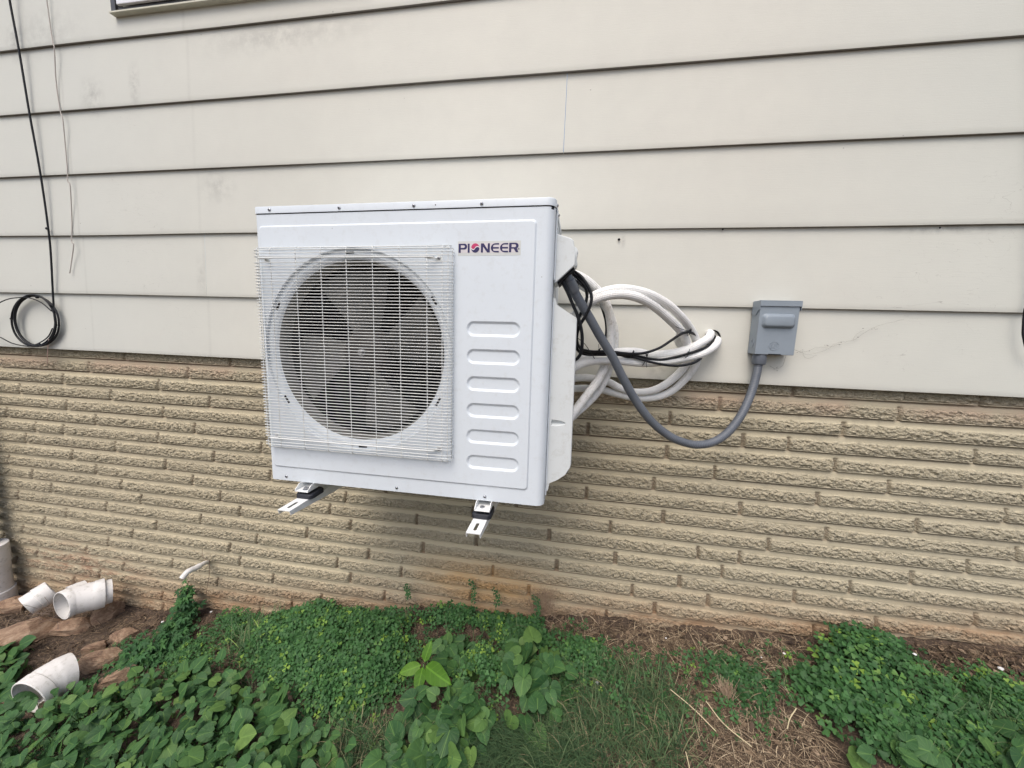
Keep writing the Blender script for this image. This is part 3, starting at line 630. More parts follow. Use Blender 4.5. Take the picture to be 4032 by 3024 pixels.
def wrinkle(r,sd): return lambda i,s: r*(1+.035*(float(vnoise(s*60,sd,70))-.5)+.05*(float(vnoise(s*14,sd,71))-.5))
T1=[(2240,1300,-.20),(2262,1262,-.24),(2300,1213,-.27),(2345,1180,-.28),(2400,1163,-.28),(2460,1160,-.27),(2520,1175,-.25),(2580,1210,-.21),(2640,1262,-.16),(2678,1302,-.115),(2700,1340,-.08),(2712,1390,-.045),(2697,1440,-.032),(2660,1482,-.03),(2610,1520,-.03),(2555,1541,-.03),(2493,1543,-.03),(2440,1528,-.035),(2395,1504,-.05),(2335,1490,-.09),(2290,1487,-.12),(2230,1492,-.15)]
T2=[(2240,1275,-.16),(2262,1240,-.20),(2308,1190,-.235),(2352,1158,-.25),(2417,1139,-.255),(2471,1138,-.25),(2530,1149,-.23),(2578,1168,-.21),(2635,1203,-.175),(2683,1249,-.135),(2712,1285,-.10),(2737,1330,-.06),(2748,1380,-.03),(2740,1432,-.02),(2700,1490,-.018),(2644,1540,-.016),(2581,1564,-.016),(2505,1567,-.018),(2429,1551,-.025),(2372,1536,-.04),(2309,1529,-.07),(2230,1532,-.11)]
T3A=[(2240,1450,-.16),(2290,1412,-.165),(2350,1398,-.15),(2430,1386,-.125),(2500,1385,-.115),(2560,1396,-.105),(2621,1394,-.10),(2693,1380,-.092),(2748,1357,-.078),(2786,1333,-.05),(2797,1316,-.02),(2792,1311,.02)]
T3B=[(2235,1470,-.24),(2270,1442,-.235),(2305,1427,-.22),(2352,1420,-.20),(2417,1418,-.175),(2482,1425,-.155),(2540,1429,-.14),(2621,1423,-.125),(2693,1411,-.115),(2762,1393,-.095),(2808,1366,-.06),(2824,1344,-.025),(2819,1336,.02)]
T4=[(2240,1075,-.20),(2270,1082,-.20),(2300,1098,-.20),(2332,1122,-.19),(2360,1153,-.18),(2385,1195,-.165),(2400,1240,-.15),(2407,1300,-.14),(2403,1350,-.14),(2392,1410,-.15),(2374,1458,-.165),(2350,1504,-.18),(2319,1545,-.20),(2287,1587,-.22),(2255,1630,-.24),(2230,1665,-.25)]
T5=[(2240,1105,-.17),(2276,1117,-.165),(2320,1143,-.155),(2362,1180,-.14),(2395,1225,-.12),(2415,1280,-.105),(2421,1330,-.10),(2415,1390,-.10),(2402,1440,-.11),(2384,1491,-.125),(2352,1545,-.145),(2308,1592,-.17),(2270,1625,-.19),(2235,1660,-.20)]
PG='white insulated refrigerant pipes'
for i,(L,r,mt,lab) in enumerate(((T1,.0143,MWRAP,'white insulated pipe with grey printing arching up from the unit, lower of the arching pair'),(T2,.0140,MWRAP,'plain white insulated pipe arching highest beside the unit and looping back below'),(T3A,.0148,MWRAP,'white insulated pipe along the top of the bundle that enters the siding hole'),(T3B,.0150,MWRAP,'white insulated pipe along the bottom of the bundle that enters the siding hole'),(T4,.0150,MWRAPD,'soiled white insulated pipe curving down behind the conduit, nearer the unit'),(T5,.0140,MWRAPD,'cream white insulated pipe curving down directly behind the soiled one'))):
    o=luv_tube('insulated_pipe',px(L),r,mt,rfun=wrinkle(r,i*3.7)); tag(o,lab,'pipe',PG)
    if i==0: t1o=o
# faint printing on the front arching pipe: small raised dashes
bm=bmesh.new(); Pp=resample(spline(px(T1),10),.0022); cam_p=Vector(CAMO)
for i in range(72,190):
    if random.random()<.32: continue
    p=Pp[i]; d=(cam_p-p).normalized(); T=(Pp[i+1]-Pp[i-1]).normalized(); Nn=(Vector((0,-.75,.66))); Nn=(Nn-T*Nn.dot(T)).normalized(); B=T.cross(Nn)
    q=p+Nn*.0146; hh=random.uniform(.0012,.0030); a=random.uniform(-.5,.5)
    tube(bm,[q-B*hh+T*a*hh,q+B*hh-T*a*hh],.00028,4)
bmo('printed_text',bm,simple('faded_ink',(.34,.35,.37),.8),t1o)
# pipe ends bunched behind the tie
COILP=[((2700,1318,-.075),(2702,1345,-.03),(2680,1360,-.02)),((2668,1325,-.05),(2690,1352,-.03),(2722,1366,-.02)),((2735,1300,-.05),(2742,1335,-.02),(2735,1365,-.012))]
o=luv_tube('insulated_pipe',px([(2676,1318,-.06),(2668,1340,-.045),(2682,1362,-.035),(2720,1368,-.03),(2752,1352,-.03)]),.0125,MWRAP,rfun=wrinkle(.0125,33)); tag(o,'short white insulated pipe bend tucked behind the cable tie knot','pipe',PG)
# wall sleeve around the hole
bm=bmesh.new(); c=at(2802,1330,-.002); prev=None
for r,y in ((.030,.001),(.030,-.003),(.0285,-.004),(.0265,.004),(.026,.012)):
    cur=[bm.verts.new((c.x+.003+r*.95*math.cos(2*PI*i/36),y,c.z+r*math.sin(2*PI*i/36))) for i in range(36)]
    if prev: bridge(bm,prev,cur)
    prev=cur
bm.faces.new(prev); o=bmo('pipe_sleeve',bm,MBLK,None,True,40); tag(o,'black round sleeve in the siding where the pipes enter','sleeve')
# conduit
con=empty('flexible_conduit',at(2752,1751,-.14)); tag(con,'dark grey flexible conduit sagging between the unit and the grey box','conduit')
CP=px([(2232,1090,-.36),(2246,1118,-.355),(2262,1150,-.345),(2287,1194,-.33),(2322,1252,-.31),(2363,1325,-.29),(2409,1400,-.27),(2454,1490,-.25),(2505,1580,-.23),(2568,1662,-.21),(2638,1718,-.19),(2701,1744,-.17),(2752,1751,-.155),(2809,1740,-.135),(2866,1702,-.11),(2916,1638,-.085),(2951,1565,-.06),(2972,1500,-.042),(2985,1440,-.032),(2989,1405,-.030)])
o=luv_tube('hose',CP,.0142,MCON,n=24,step=.003,rfun=lambda i,s:.0142*(1+.004*math.sin(s*2*PI/.0065)))
o.parent=con; o.matrix_parent_inverse=Matrix.Translation(-Vector(con.location))
def cpart(name,bm,mat,**k):
    o=bmo(name,bm,mat,con,**k); o.matrix_parent_inverse=Matrix.Translation(-Vector(con.location)); return o
MFIT=simple('grey_fitting',(.115,.13,.155),.45,0,.1)
bm=bmesh.new(); e=at(2989,1414,-.030); zt=bz0-.0005
tube(bm,[Vector((e.x,-.030,zt)),Vector((e.x,-.030,zt-.006)),Vector((e.x,-.030,zt-.007)),Vector((e.x,-.030,zt-.030)),Vector((e.x,-.030,zt-.036)),Vector((e.x,-.030,zt-.038))],.02,20,rfun=lambda i,s:(.0215,.0215,.0235,.0235,.0215,.0175)[i]); cpart('box_fitting',bm,MFIT,smooth=True,angle=40)
bm=bmesh.new(); d=(CP[2]-CP[0]).normalized(); tube(bm,[CP[0]-d*.01,CP[0]+d*.012,CP[0]+d*.013,CP[0]+d*.048,CP[0]+d*.052],.02,20,rfun=lambda i,s:(.015,.016,.0185,.0180,.0155)[i]); cpart('unit_fitting',bm,simple('translucent_grey_fitting',(.13,.145,.165),.25),smooth=True,angle=40)
# black cables
K={'black cable leaving the unit highest, curling to the knotted tie on the pipes':[(2238,1062,-.32),(2254,1066,-.32),(2287,1088,-.33),(2313,1124,-.335),(2328,1162,-.335),(2325,1201,-.335),(2308,1237,-.33),(2287,1274,-.32),(2274,1310,-.30),(2272,1348,-.28),(2290,1374,-.26),(2332,1384,-.24),(2395,1384,-.22),(2482,1393,-.19),(2540,1389,-.17),(2596,1370,-.15),(2645,1339,-.14),(2678,1317,-.14),(2705,1308,-.12),(2729,1313,-.09),(2741,1328,-.07),(2728,1336,-.06)],
'black cable lying between the two white pipes into the siding hole':[(2236,1070,-.30),(2252,1078,-.30),(2278,1098,-.305),(2302,1127,-.31),(2311,1162,-.31),(2306,1194,-.31),(2291,1226,-.305),(2277,1257,-.30),(2268,1300,-.28),(2266,1344,-.26),(2276,1380,-.245),(2305,1395,-.235),(2360,1397,-.22),(2430,1397,-.195),(2500,1401,-.165),(2548,1411,-.150),(2596,1416,-.143),(2645,1409,-.137),(2705,1394,-.13),(2765,1374,-.105),(2800,1354,-.065),(2815,1333,-.025),(2810,1318,.01)],
'black cable dropping straight from the unit cover and hooking behind the valve cover':[(2208,1096,-.38),(2218,1118,-.375),(2237,1155,-.37),(2256,1201,-.36),(2272,1237,-.35),(2283,1272,-.345),(2291,1311,-.34),(2292,1355,-.335),(2288,1385,-.33),(2279,1405,-.325),(2262,1419,-.32),(2245,1426,-.31)],
'black cable passing behind the soiled pipe and drooping under the bundle':[(2240,1085,-.26),(2262,1103,-.25),(2291,1122,-.23),(2322,1148,-.19),(2358,1186,-.13),(2378,1235,-.11),(2387,1279,-.105),(2386,1322,-.11),(2376,1362,-.13),(2392,1392,-.155),(2440,1403,-.165),(2500,1408,-.17),(2560,1425,-.165),(2621,1437,-.155),(2669,1440,-.145),(2717,1433,-.135),(2748,1420,-.115),(2762,1406,-.09),(2750,1395,-.06)]}
for i,(lab,L) in enumerate(K.items()):
    bm=bmesh.new(); tube(bm,resample(spline(px(L),10),.005),.0047 if i!=2 else .0052,10); o=bmo('black_cable',bm,MBLK,None,True); tag(o,lab,'cable','black cables of the outdoor unit')
bm=bmesh.new(); tube(bm,resample(spline(px([(2240,1072,-.33),(2262,1080,-.325),(2296,1104,-.325),(2320,1140,-.325),(2330,1172,-.32),(2320,1215,-.32),(2300,1255,-.31),(2280,1290,-.29),(2272,1340,-.26),(2296,1384,-.245),(2350,1392,-.225),(2420,1391,-.205),(2500,1396,-.18)]),10),.005),.0045,10); o=bmo('black_cable',bm,MBLK,None,True); tag(o,'black cable running alongside the highest cable and ending in the tied bundle','cable','black cables of the outdoor unit')
# cable ties
def tie(cx,cy,y,rx,rz,label,tail):
    c=at(cx,cy,y); t=empty('cable_tie',c); tag(t,label,'cable tie','black cable ties round pipes and cables')
    bm=bmesh.new(); tube(bm,[Vector((rx*.35*math.cos(R(a)),rx*math.sin(R(a))*1.0,rz*math.cos(R(a)))) for a in range(0,361,20)],.00118,6); bmo('strap',bm,MBLK,t,True)
    bm=bmesh.new(); box(bm,-.003,.003,-rx-.004,-rx+.001,rz*.5-.003,rz*.5+.003,.0008); bmo('lock',bm,MBLK,t)
    bm=bmesh.new(); tube(bm,spline([Vector((0,-rx,rz*.5))]+[Vector(q) for q in tail],5),.0009,5); bmo('tail',bm,MBLK,t,True)
tie(2357,1385,-.225,.016,.013,'black cable tie round the cables just left of the grey conduit',[(-.002,-.02,.018),(-.003,-.02,.026)])
tie(2490,1394,-.185,.013,.011,'black cable tie with a short nub right of the grey conduit',[(0,-.014,.014)])
tie(2539,1411,-.145,.026,.027,'black cable tie cinching both white pipes of the bundle',[(.001,-.026,-.012),(.004,-.026,-.030)])
tie(2714,1308,-.125,.012,.012,'black cable tie with a long bent tail knotted at the end of the arching pipes',[(-.02,-.02,.006),(-.055,-.03,.018),(-.07,-.03,.03)])
tie(2706,1396,-.135,.014,.010,'small black cable tie standing up on the lower bundle near the hole',[(0,-.018,.012),(.001,-.018,.020)])
tie(2275,1110,-.29,.012,.012,'black cable tie on the cables just under the electrical cover',[(.003,-.014,-.012)])
bm=bmesh.new(); tube(bm,spline(px([(2268,1326,-.30),(2300,1352,-.30),(2322,1382,-.29),(2341,1412,-.28)]),6),.0011,6); o=bmo('tie_tail',bm,MBLK,None,True); tag(o,'thin black tie end slanting across the cables left of the conduit','cable tie')
# ---------------------------------------------------------------- cables on the left
coax=empty('coaxial_cable',at(150,1275,-.02)); tag(coax,'black cable hanging down the siding with a tied coil at its end','cable')
def cx(name,pts,r,sub=10):
    bm=bmesh.new(); tube(bm,resample(spline(pts,sub),.008),r,8); o=bmo(name,bm,MBLK,coax,True); o.matrix_parent_inverse=Matrix.Translation(-Vector(coax.location)); return o
cx('drop_cable',px([(20,-130,-.02),(38,0,-.016),(75,200,-.014),(115,440,-.014),(160,690,-.013),(190,900,-.012),(200,1000,-.012),(208,1150,-.014),(213,1230,-.018),(218,1270,-.02)]),.0040)
def ell(cxp,cyp,rx,ry,a0,a1,y,tilt=0,st=15):
    L=[]
    n=int(abs(a1-a0)/st)
    for i in range(n+1):
        a=R(a0+(a1-a0)*i/n); u,v=rx*math.cos(a),-ry*math.sin(a); L.append((cxp+u*math.cos(tilt)-v*math.sin(tilt),cyp+u*math.sin(tilt)+v*math.cos(tilt),y(a) if callable(y) else y))
    return px(L)
cx('coil',ell(132,1262,86,101,0,1075,lambda a:-.014-.004*math.sin(a*1.3),-.12),.0042)
cx('coil',ell(138,1262,80,103,20,740,lambda a:-.020-.004*math.sin(a*.7+1),-.28),.0042)
cx('coil',ell(146,1264,84,100,-30,330,-.016,-.38),.0042)
cx('loose_loop',px([(203,1225,-.022),(160,1190,-.025),(110,1172,-.028),(70,1172,-.030),(25,1180,-.032),(-20,1205,-.034),(-62,1255,-.034),(-40,1310,-.032),(5,1330,-.030),(50,1352,-.026),(110,1363,-.022),(155,1350,-.022),(190,1325,-.022),(208,1290,-.022)]),.0026)
bm=bmesh.new()
for p,r in (((186,900,-.014),.009),((44,1255,-.016),.007),((146,1170,-.02),.009),((154,1357,-.02),.011),((220,1280,-.018),.007)):
    b9=bmesh.new(); bmesh.ops.create_icosphere(b9,subdivisions=2,radius=r,matrix=Matrix.Translation(at(*p))@Matrix.Diagonal((1,.7,.8,1))); o=bmo('tape_wrap',b9,MBLK,coax); o.matrix_parent_inverse=Matrix.Translation(-Vector(coax.location))
bm.free()
bm=bmesh.new(); tube(bm,px([(192,1335,-.02),(188,1375,-.012),(187,1398,-.004),(187,1432,.02)]),.0016,6); o=bmo('cable_end',bm,simple('pinkish_wire',(.62,.45,.40),.6),coax); o.matrix_parent_inverse=Matrix.Translation(-Vector(coax.location))
bm=bmesh.new(); pts=px([(175,-60,-.006),(184,0,-.005),(197,95,-.004),(209,172,-.008),(214,190,-.010),(219,300,-.004),(228,380,-.003),(238,440,-.006),(247,470,-.010),(256,560,-.003),(265,665,-.004),(267,715,-.008),(276,732,-.008),(283,870,-.002),(282,950,-.008),(290,963,-.010),(283,1020,-.004),(275,1076,-.006)])
tube(bm,spline(pts,4),.0021,7); o=bmo('telephone_wire',bm,simple('off_white_wire',(.46,.42,.38),.6),None,True); tag(o,'thin kinked off-white wire hanging down the siding beside the black cable','wire')
bm=bmesh.new(); tube(bm,spline(px([(4110,-200,-.02),(4100,400,-.02),(4085,900,-.02),(4062,1150,-.02),(4036,1215,-.02),(4028,1290,-.02),(4030,1330,-.02),(4046,1385,-.02),(4080,1400,-.02)]),5),.0030,7); o=bmo('loose_wire',bm,MBLK,None,True); tag(o,'dark loose wire loop at the right end of the siding','wire')
# cobweb right of the box
bm=bmesh.new(); rs=random.Random(5)
def strand(L,r=.00028,w_=2.2):
    P=px([(a,b,c) for a,b,c in L]); S=spline(P,6); S=[s_+Vector((rs.uniform(-1,1),rs.uniform(-.3,.3),rs.uniform(-1,1)))*.0009*w_ for s_ in S]
    tube(bm,S,r,4)
strand([(3128,1380,-.03),(3165,1385,-.002),(3210,1370,-.002),(3260,1365,-.002),(3310,1355,-.002)]); strand([(3128,1378,-.04),(3180,1395,-.002),(3250,1378,-.002),(3300,1348,0),(3360,1340,0),(3440,1290,-.001),(3560,1258,-.001)]); strand([(3095,1397,-.04),(3080,1440,-.01),(3055,1452,-.002),(3030,1440,0)],.0004); strand([(3360,1338,0),(3372,1318,0),(3400,1300,0)]); strand([(3160,1384,-.002),(3168,1405,0),(3185,1410,0),(3215,1398,0)])
for _ in range(22):
    q=rs.choice([(3310,1355),(3440,1292),(3372,1320),(3148,1384),(3056,1452),(3260,1366),(3410,1300)]); c=at(q[0]+rs.uniform(-14,14),q[1]+rs.uniform(-8,8),-.0012); bmesh.ops.create_icosphere(bm,subdivisions=1,radius=rs.uniform(.0006,.0018),matrix=Matrix.Translation(c)@Matrix.Diagonal((1.6,.5,.8,1)))
o=bmo('cobweb',bm,simple('cobweb_dust',(.20,.19,.17),.9)); tag(o,'dusty cobweb strands on the siding beside the grey box','cobweb')
exec(compile('pass','x','exec')) if False else None
# ---------------------------------------------------------------- PVC pieces
def pvc(name,segs,label,parent=None,n=32,cat='pipe fitting',group=None,mat=None):
    """segs: list of (point, outer radius); open hollow pipe with a wall"""
    pts=[Vector(p) for p,_ in segs]; rad=[r for _,r in segs]; th=.0035
    bm=bmesh.new(); m=len(pts); T=[(pts[min(i+1,m-1)]-pts[max(i-1,0)]).normalized() for i in range(m)]
    N0=Vector((0,0,1)) if abs(T[0].z)<.9 else Vector((1,0,0)); ro=[];ri=[]
    for i in range(m):
        N0=(N0-T[i]*N0.dot(T[i])).normalized(); B=T[i].cross(N0)
        f=lambda r:[bm.verts.new(pts[i]+(N0*math.cos(2*PI*k/n)+B*math.sin(2*PI*k/n))*r) for k in range(n)]
        ro.append(f(rad[i])); ri.append(f(rad[i]-th))
    for a,b2 in zip(ro,ro[1:]): bridge(bm,a,b2)
    for a,b2 in zip(ri,ri[1:]): bridge(bm,b2,a)
    bridge(bm,ri[0],ro[0]); bridge(bm,ro[-1],ri[-1])
    o=bmo(name,bm,mat or MPVC,None,True,38); tag(o,label,cat,group); return o
def bend(pts,r,sub=6): return [(p,r) for p in spline(pts,sub)]
def gp_(a,b,h=0): return gat(a,b,h)
PVG='loose white pvc pipe pieces on the ground'
# elbow at the bottom left
m0=at(112,2750,-.52); ax0=Vector((.06,-.96,-.10)).normalized(); c1=m0-ax0*.058; c2=c1+Vector((.006,.030,.0)); c3=c2+Vector((.009,.036,-.006))
S=[m0,m0-ax0*.002,m0-ax0*.040,m0-ax0*.043]+spline([m0-ax0*.045,c1,c2,c3],6); pvc('pipe_elbow',[(p,(.078 if i==0 else .080) if i<3 else (.077 if i<16 else .079)) for i,p in enumerate(S)],'white pvc elbow lying among the leaves with its dark mouth facing out',group=PVG)
# coupling with pipe stub by the wall
a=at(242,2386,-.20); ax1=Vector((-.13,-.98,.05)).normalized(); q1=a-ax1*.032; q2=q1+Vector((.020,.034,-.003)); q3=q2+Vector((.028,.034,-.004)); q4=q3+Vector((.030,.052,-.006))
S=[a,a-ax1*.002,q1]+spline([q1-ax1*.002,q2,q3],5)+[q3+(q4-q3)*t for t in (.02,.55,.57,1)]
rr=[.070,.0715,.0715]+[.070]*11+[.073,.073,.062,.061]
pvc('pipe_coupling',list(zip(S,rr)),'white pvc coupling with a stub of pipe, resting on the stones by the wall',group=PVG)
a=at(275,2362,-.13); b2=a+Vector((.02,.06,.0)); pvc('pipe_ring',[(a,.070),(a.lerp(b2,.5),.071),(b2,.068)],'white pvc ring standing behind the coupling',group=PVG)
a=at(102,2388,-.17); b2=at(204,2326,-.085); d=b2-a; pvc('pipe_stub',[(a,.056),(a+d*.45,.057),(a+d*.47,.061),(b2,.061),(b2+d*.03,.060)],'short white pvc stub tilted against the coupling, nearest the corner',group=PVG)
# riser at the left edge
t=empty('drain_riser',tuple(Vector(at(-24,2350,-.07)))); tag(t,'wide white pvc riser pipe standing at the corner of the wall','pipe')
def rp(name,z0,z1,r0,mat,zl=None):
    bm=bmesh.new(); zs=[z0,z0+.002,z1-.002,z1]; tube(bm,[Vector((0,0,z)) for z in zs],r0,36,rfun=lambda i,s:(r0-.002,r0,r0,r0-.002)[i]); return bmo(name,bm,mat,t,True,40)
rp('pipe',-.15,.16,.076,MPVC); rp('upper_collar',.20,.315,.083,MPVC); rp('middle_sleeve',.16,.21,.0785,MPVC); rp('lower_collar',-.06,.04,.083,MPVC)
bm=bmesh.new(); box(bm,-.10,.015,-.02,.04,.30,3.9,.006); bmo('downspout',bm,simple('brown_downspout',(.16,.15,.12),.6,0,.3,12),t)
# small drain pipe out of the brick
t=empty('drain_pipe',at(820,2210,.03)); tag(t,'small white pvc drain pipe poking out of the brick wall','drain pipe')
def dp(name,pts,r,mat=MPVC):
    bm=bmesh.new(); tube(bm,pts,r,18); o=bmo(name,bm,mat,t,True,50); o.matrix_parent_inverse=Matrix.Translation(-Vector(t.location))
A=at(822,2212,.05); B=at(805,2217,-.01); Cc=at(772,2236,-.055); D1=at(735,2255,-.095); E1=at(716,2278,-.115)
dp('pipe',[A,B,Cc],.0105); dp('coupling',[Cc+(B-Cc)*.45,Cc-(B-Cc)*.05],.0135); dp('elbow',spline([Cc,at(750,2245,-.08),D1,E1],6),.0130)
# ---------------------------------------------------------------- stones
def rock(px_,py_,sx,sy,sz,rot,label,seed,h=.0,tilt=(0,0)):
    bm=bmesh.new(); bmesh.ops.create_icosphere(bm,subdivisions=4,radius=1)
    for v in bm.verts:
        c=v.co; q=Vector((math.copysign(abs(c.x)**.62,c.x),math.copysign(abs(c.y)**.62,c.y),math.copysign(abs(c.z)**.5,c.z)))*.88
        n1=float(vnoise(c.x*1.6+seed*3.1+c.z,c.y*1.6+seed,seed))-.5; n2=float(vnoise(c.x*5+c.z*3,c.y*5+seed+c.z*2,seed+1))-.5; n3=float(vnoise(c.x*14+c.z*9,c.y*14-c.z*6,seed+2))-.5
        s=1+.55*n1+.22*n2+.08*n3; v.co=Vector((q.x*sx*s*(1-.3*c.y*n1),q.y*sy*s,q.z*sz*(1+.5*n1+.15*n2+.12*n3)))
    # flat split faces
    rr_=random.Random(seed)
    for _ in range(13):
        nn=Vector((rr_.uniform(-1,1),rr_.uniform(-1,1),rr_.uniform(-.3,1.3))).normalized(); lim=max(v.co.dot(nn) for v in bm.verts)*rr_.uniform(.66,.86)
        for v in bm.verts:
            dd=v.co.dot(nn)-lim
            if dd>0: v.co-=nn*dd*.92
    o=bmo('stone',bm,MROCK,None,True,14); p=gat(px_,py_,h); o.location=p; o.rotation_euler=(R(tilt[0]),R(tilt[1]),R(rot)); tag(o,label,'stone','orange brown stones at the foot of the wall'); return o
rock(70,2510,.185,.105,.060,38,'largest flat orange stone slab, in front of the tilted pvc stub',3,.03,(-14,-12))
rock(422,2412,.070,.050,.055,60,'reddish stone right under the end of the pvc coupling',5,.02,(0,-20))
rock(485,2505,.075,.050,.035,-10,'brown stone behind the other loose ones, touching the straw',8,.015)
rock(405,2590,.105,.062,.040,30,'long orange stone between the creeping vine and the soil',11,.02,(-10,0))
rock(452,2680,.105,.055,.045,42,'flat tan stone lying nearest the heart-shaped leaves',14,.02,(-16,-8))
rock(285,2462,.115,.060,.030,20,'mossy stone under the pvc coupling',17,.01)
rock(30,2385,.10,.050,.050,25,'dark red stone against the riser pipe',21,.02)
rock(372,2548,.050,.030,.030,40,'small red stone wedged behind the long orange one',24,.02)
rock(15,2800,.09,.06,.04,10,'stone half hidden by leaves below the pvc elbow',27,.01)
# ---------------------------------------------------------------- plants
def scatter(name,TV,TF,TU,mats,rnd,mat,label,cat,kind=None,group=None):
    """merge copies of a leaf template; mats (n,4,4)"""
    TV=np.asarray(TV,float); n=len(mats); m=len(TV); M=np.asarray(mats)
    V=np.einsum('nij,mj->nmi',M[:,:3,:3],TV)+M[:,None,:3,3]
    Fc=(np.asarray(TF)[None]+(np.arange(n)*m)[:,None,None]).reshape(-1,len(TF[0]))
    at_={'rnd':np.repeat(np.asarray(rnd),m)}
    if TU is not None: at_['luv']=np.tile(np.asarray(TU),(n,1))
    o=npmesh(name,V.reshape(-1,3),Fc,mat,None,True,at_); tag(o,label,cat if kind is None else None,group,kind)
    if kind is None: o['category']=cat
    return o
def heart():
    h=[(0,1.08),(.17,.95),(.35,.77),(.48,.57),(.55,.36),(.545,.17),(.46,.01),(.33,-.08),(.19,-.085),(.08,-.01),(0,.11)]
    out=h+[(-x,y) for x,y in h[-2:0:-1]]; K=len(out); V=[(0,.13,0)]; U=[(0,.0,0)]; F=[]
    for f in (.5,1.0):
        for x,y in out:
            X,Yy=x*f,.13+(y-.13)*f; z=.20*abs(X)-.30*X*X-.16*Yy*Yy+(.02*math.sin(13*Yy+4*X) if f==1 else 0); V.append((X,Yy,z)); U.append((X,Yy-.13,0))
    for i in range(K): F.append((0,1+i,1+(i+1)%K))
    for i in range(K):
        a,b_,c,d=1+i,1+(i+1)%K,1+K+(i+1)%K,1+K+i; F.append((a,d,c)); F.append((a,c,b_))
    return V,F,U
def ovate(wd=.42,seg=9):
    V=[];U=[];F=[]
    for i in range(seg+1):
        t=i/seg; w_=wd*math.sin(PI*min(1,t**.85))**.8*(1-.12*t)
        for j,s in enumerate((-1,-.5,0,.5,1)): x=w_*s; V.append((x,t,.22*abs(x)-.22*t*t+.012*math.sin(t*40)*abs(s))); U.append((x,t,0))
    for i in range(seg):
        for j in range(4): a=i*5+j; F+=[(a,a+1,a+6),(a,a+6,a+5)]
    return V,F,U
def trefoil(nl=3,wd=.52,notch=True):
    V=[];F=[];U=[]
    for k in range(nl):
        a=2*PI*k/nl if nl==3 else R(-100+50*k); ca,sa=math.cos(a),math.sin(a)
        pr=[(0,.04,0),(-wd*.55,.45,.10),(-wd*.98,.80,.12),(-wd*.5,1.03,.10),(0,.86 if notch else 1.12,0),(wd*.5,1.03,.10),(wd*.98,.80,.12),(wd*.55,.45,.10),(0,.5,-.02)] if notch else [(0,.06,0),(-wd*.5,.35,.08),(-wd*.62,.62,.1),(-wd*.36,.92,.06),(0,1.15,-.06),(wd*.36,.92,.06),(wd*.62,.62,.1),(wd*.5,.35,.08),(0,.5,-.02)]
        b0=len(V)
        for x,y,z in pr: V.append((x*ca-y*sa,x*sa+y*ca,z-.16*y*y)); U.append((x,y,0))
        for i in range(8): F.append((b0+8,b0+i,b0+(i+1)%8))
    return V,F,U
def inpoly(x,y,P):
    c=False; j=len(P)-1
    for i in range(len(P)):
        if (P[i][1]>y)!=(P[j][1]>y) and x<(P[j][0]-P[i][0])*(y-P[i][1])/(P[j][1]-P[i][1]+1e-12)+P[i][0]: c=not c
        j=i
    return c
def region(poly,n,rs,soft=0,maxy=-.005):
    """random ground points in a patch outlined by photo pixels"""
    G=[gat(*p) for p in poly]; P=[(g.x,min(g.y,.02)) for g in G]; xs=[p[0] for p in P]; ys=[p[1] for p in P]; o=[]; k=0
    while len(o)<n and k<n*60:
        k+=1; x=rs.uniform(min(xs)-soft,max(xs)+soft); y=rs.uniform(min(ys)-soft,min(max(ys)+soft,maxy))
        if inpoly(x+rs.gauss(0,soft*.5),y+rs.gauss(0,soft*.5),P): o.append((x,y,float(gz(x,y))))
    return o
def mat_leaf(x,y,z,s,yaw,pitch,roll):
    M=Matrix.Translation((x,y,z))@Matrix.Rotation(pitch,4,'X')@Matrix.Rotation(roll,4,'Y')@Matrix.Rotation(yaw,4,'Z')@Matrix.Scale(s,4); return np.array(M)
def frame_leaf(base,tip,facing,wd=1.0):
    y=(tip-base); L=y.length; y.normalize(); z=facing-y*facing.dot(y); z.normalize(); x=y.cross(z)
    return np.array(Matrix(((x.x*L*wd,y.x*L,z.x*L,base.x),(x.y*L*wd,y.y*L,z.y*L,base.y),(x.z*L*wd,y.z*L,z.z*L,base.z),(0,0,0,1))))
MCLOV=m_leaf('clover_leaf',(.032,.090,.030),(.072,.180,.055),(.24,.38,.06)); MVIO=m_leaf('violet_leaf',(.028,.080,.028),(.058,.142,.046),(.15,.25,.06),.26,.42,True)
MVINE=m_leaf('vine_leaf',(.03,.085,.03),(.05,.14,.045),(.09,.20,.045)); MLIME=m_leaf('lime_leaf',(.065,.16,.016),(.078,.185,.019),(.10,.21,.024),.35)
MGRASS=m_rnd('grass_blade',[(0,(.028,.062,.028)),(.45,(.065,.12,.05)),(.72,(.12,.17,.075)),(.85,(.22,.19,.11)),(1,(.36,.29,.18))]); MSTRAW=m_rnd('dry_straw',[(0,(.055,.040,.028)),(.4,(.145,.102,.068)),(.75,(.29,.215,.14)),(1,(.54,.44,.30))]); MSTEM=m_rnd('green_stem',[(0,(.06,.13,.03)),(1,(.16,.24,.07))])
CV,CF,CU=trefoil(); HV,HF,HU=heart()
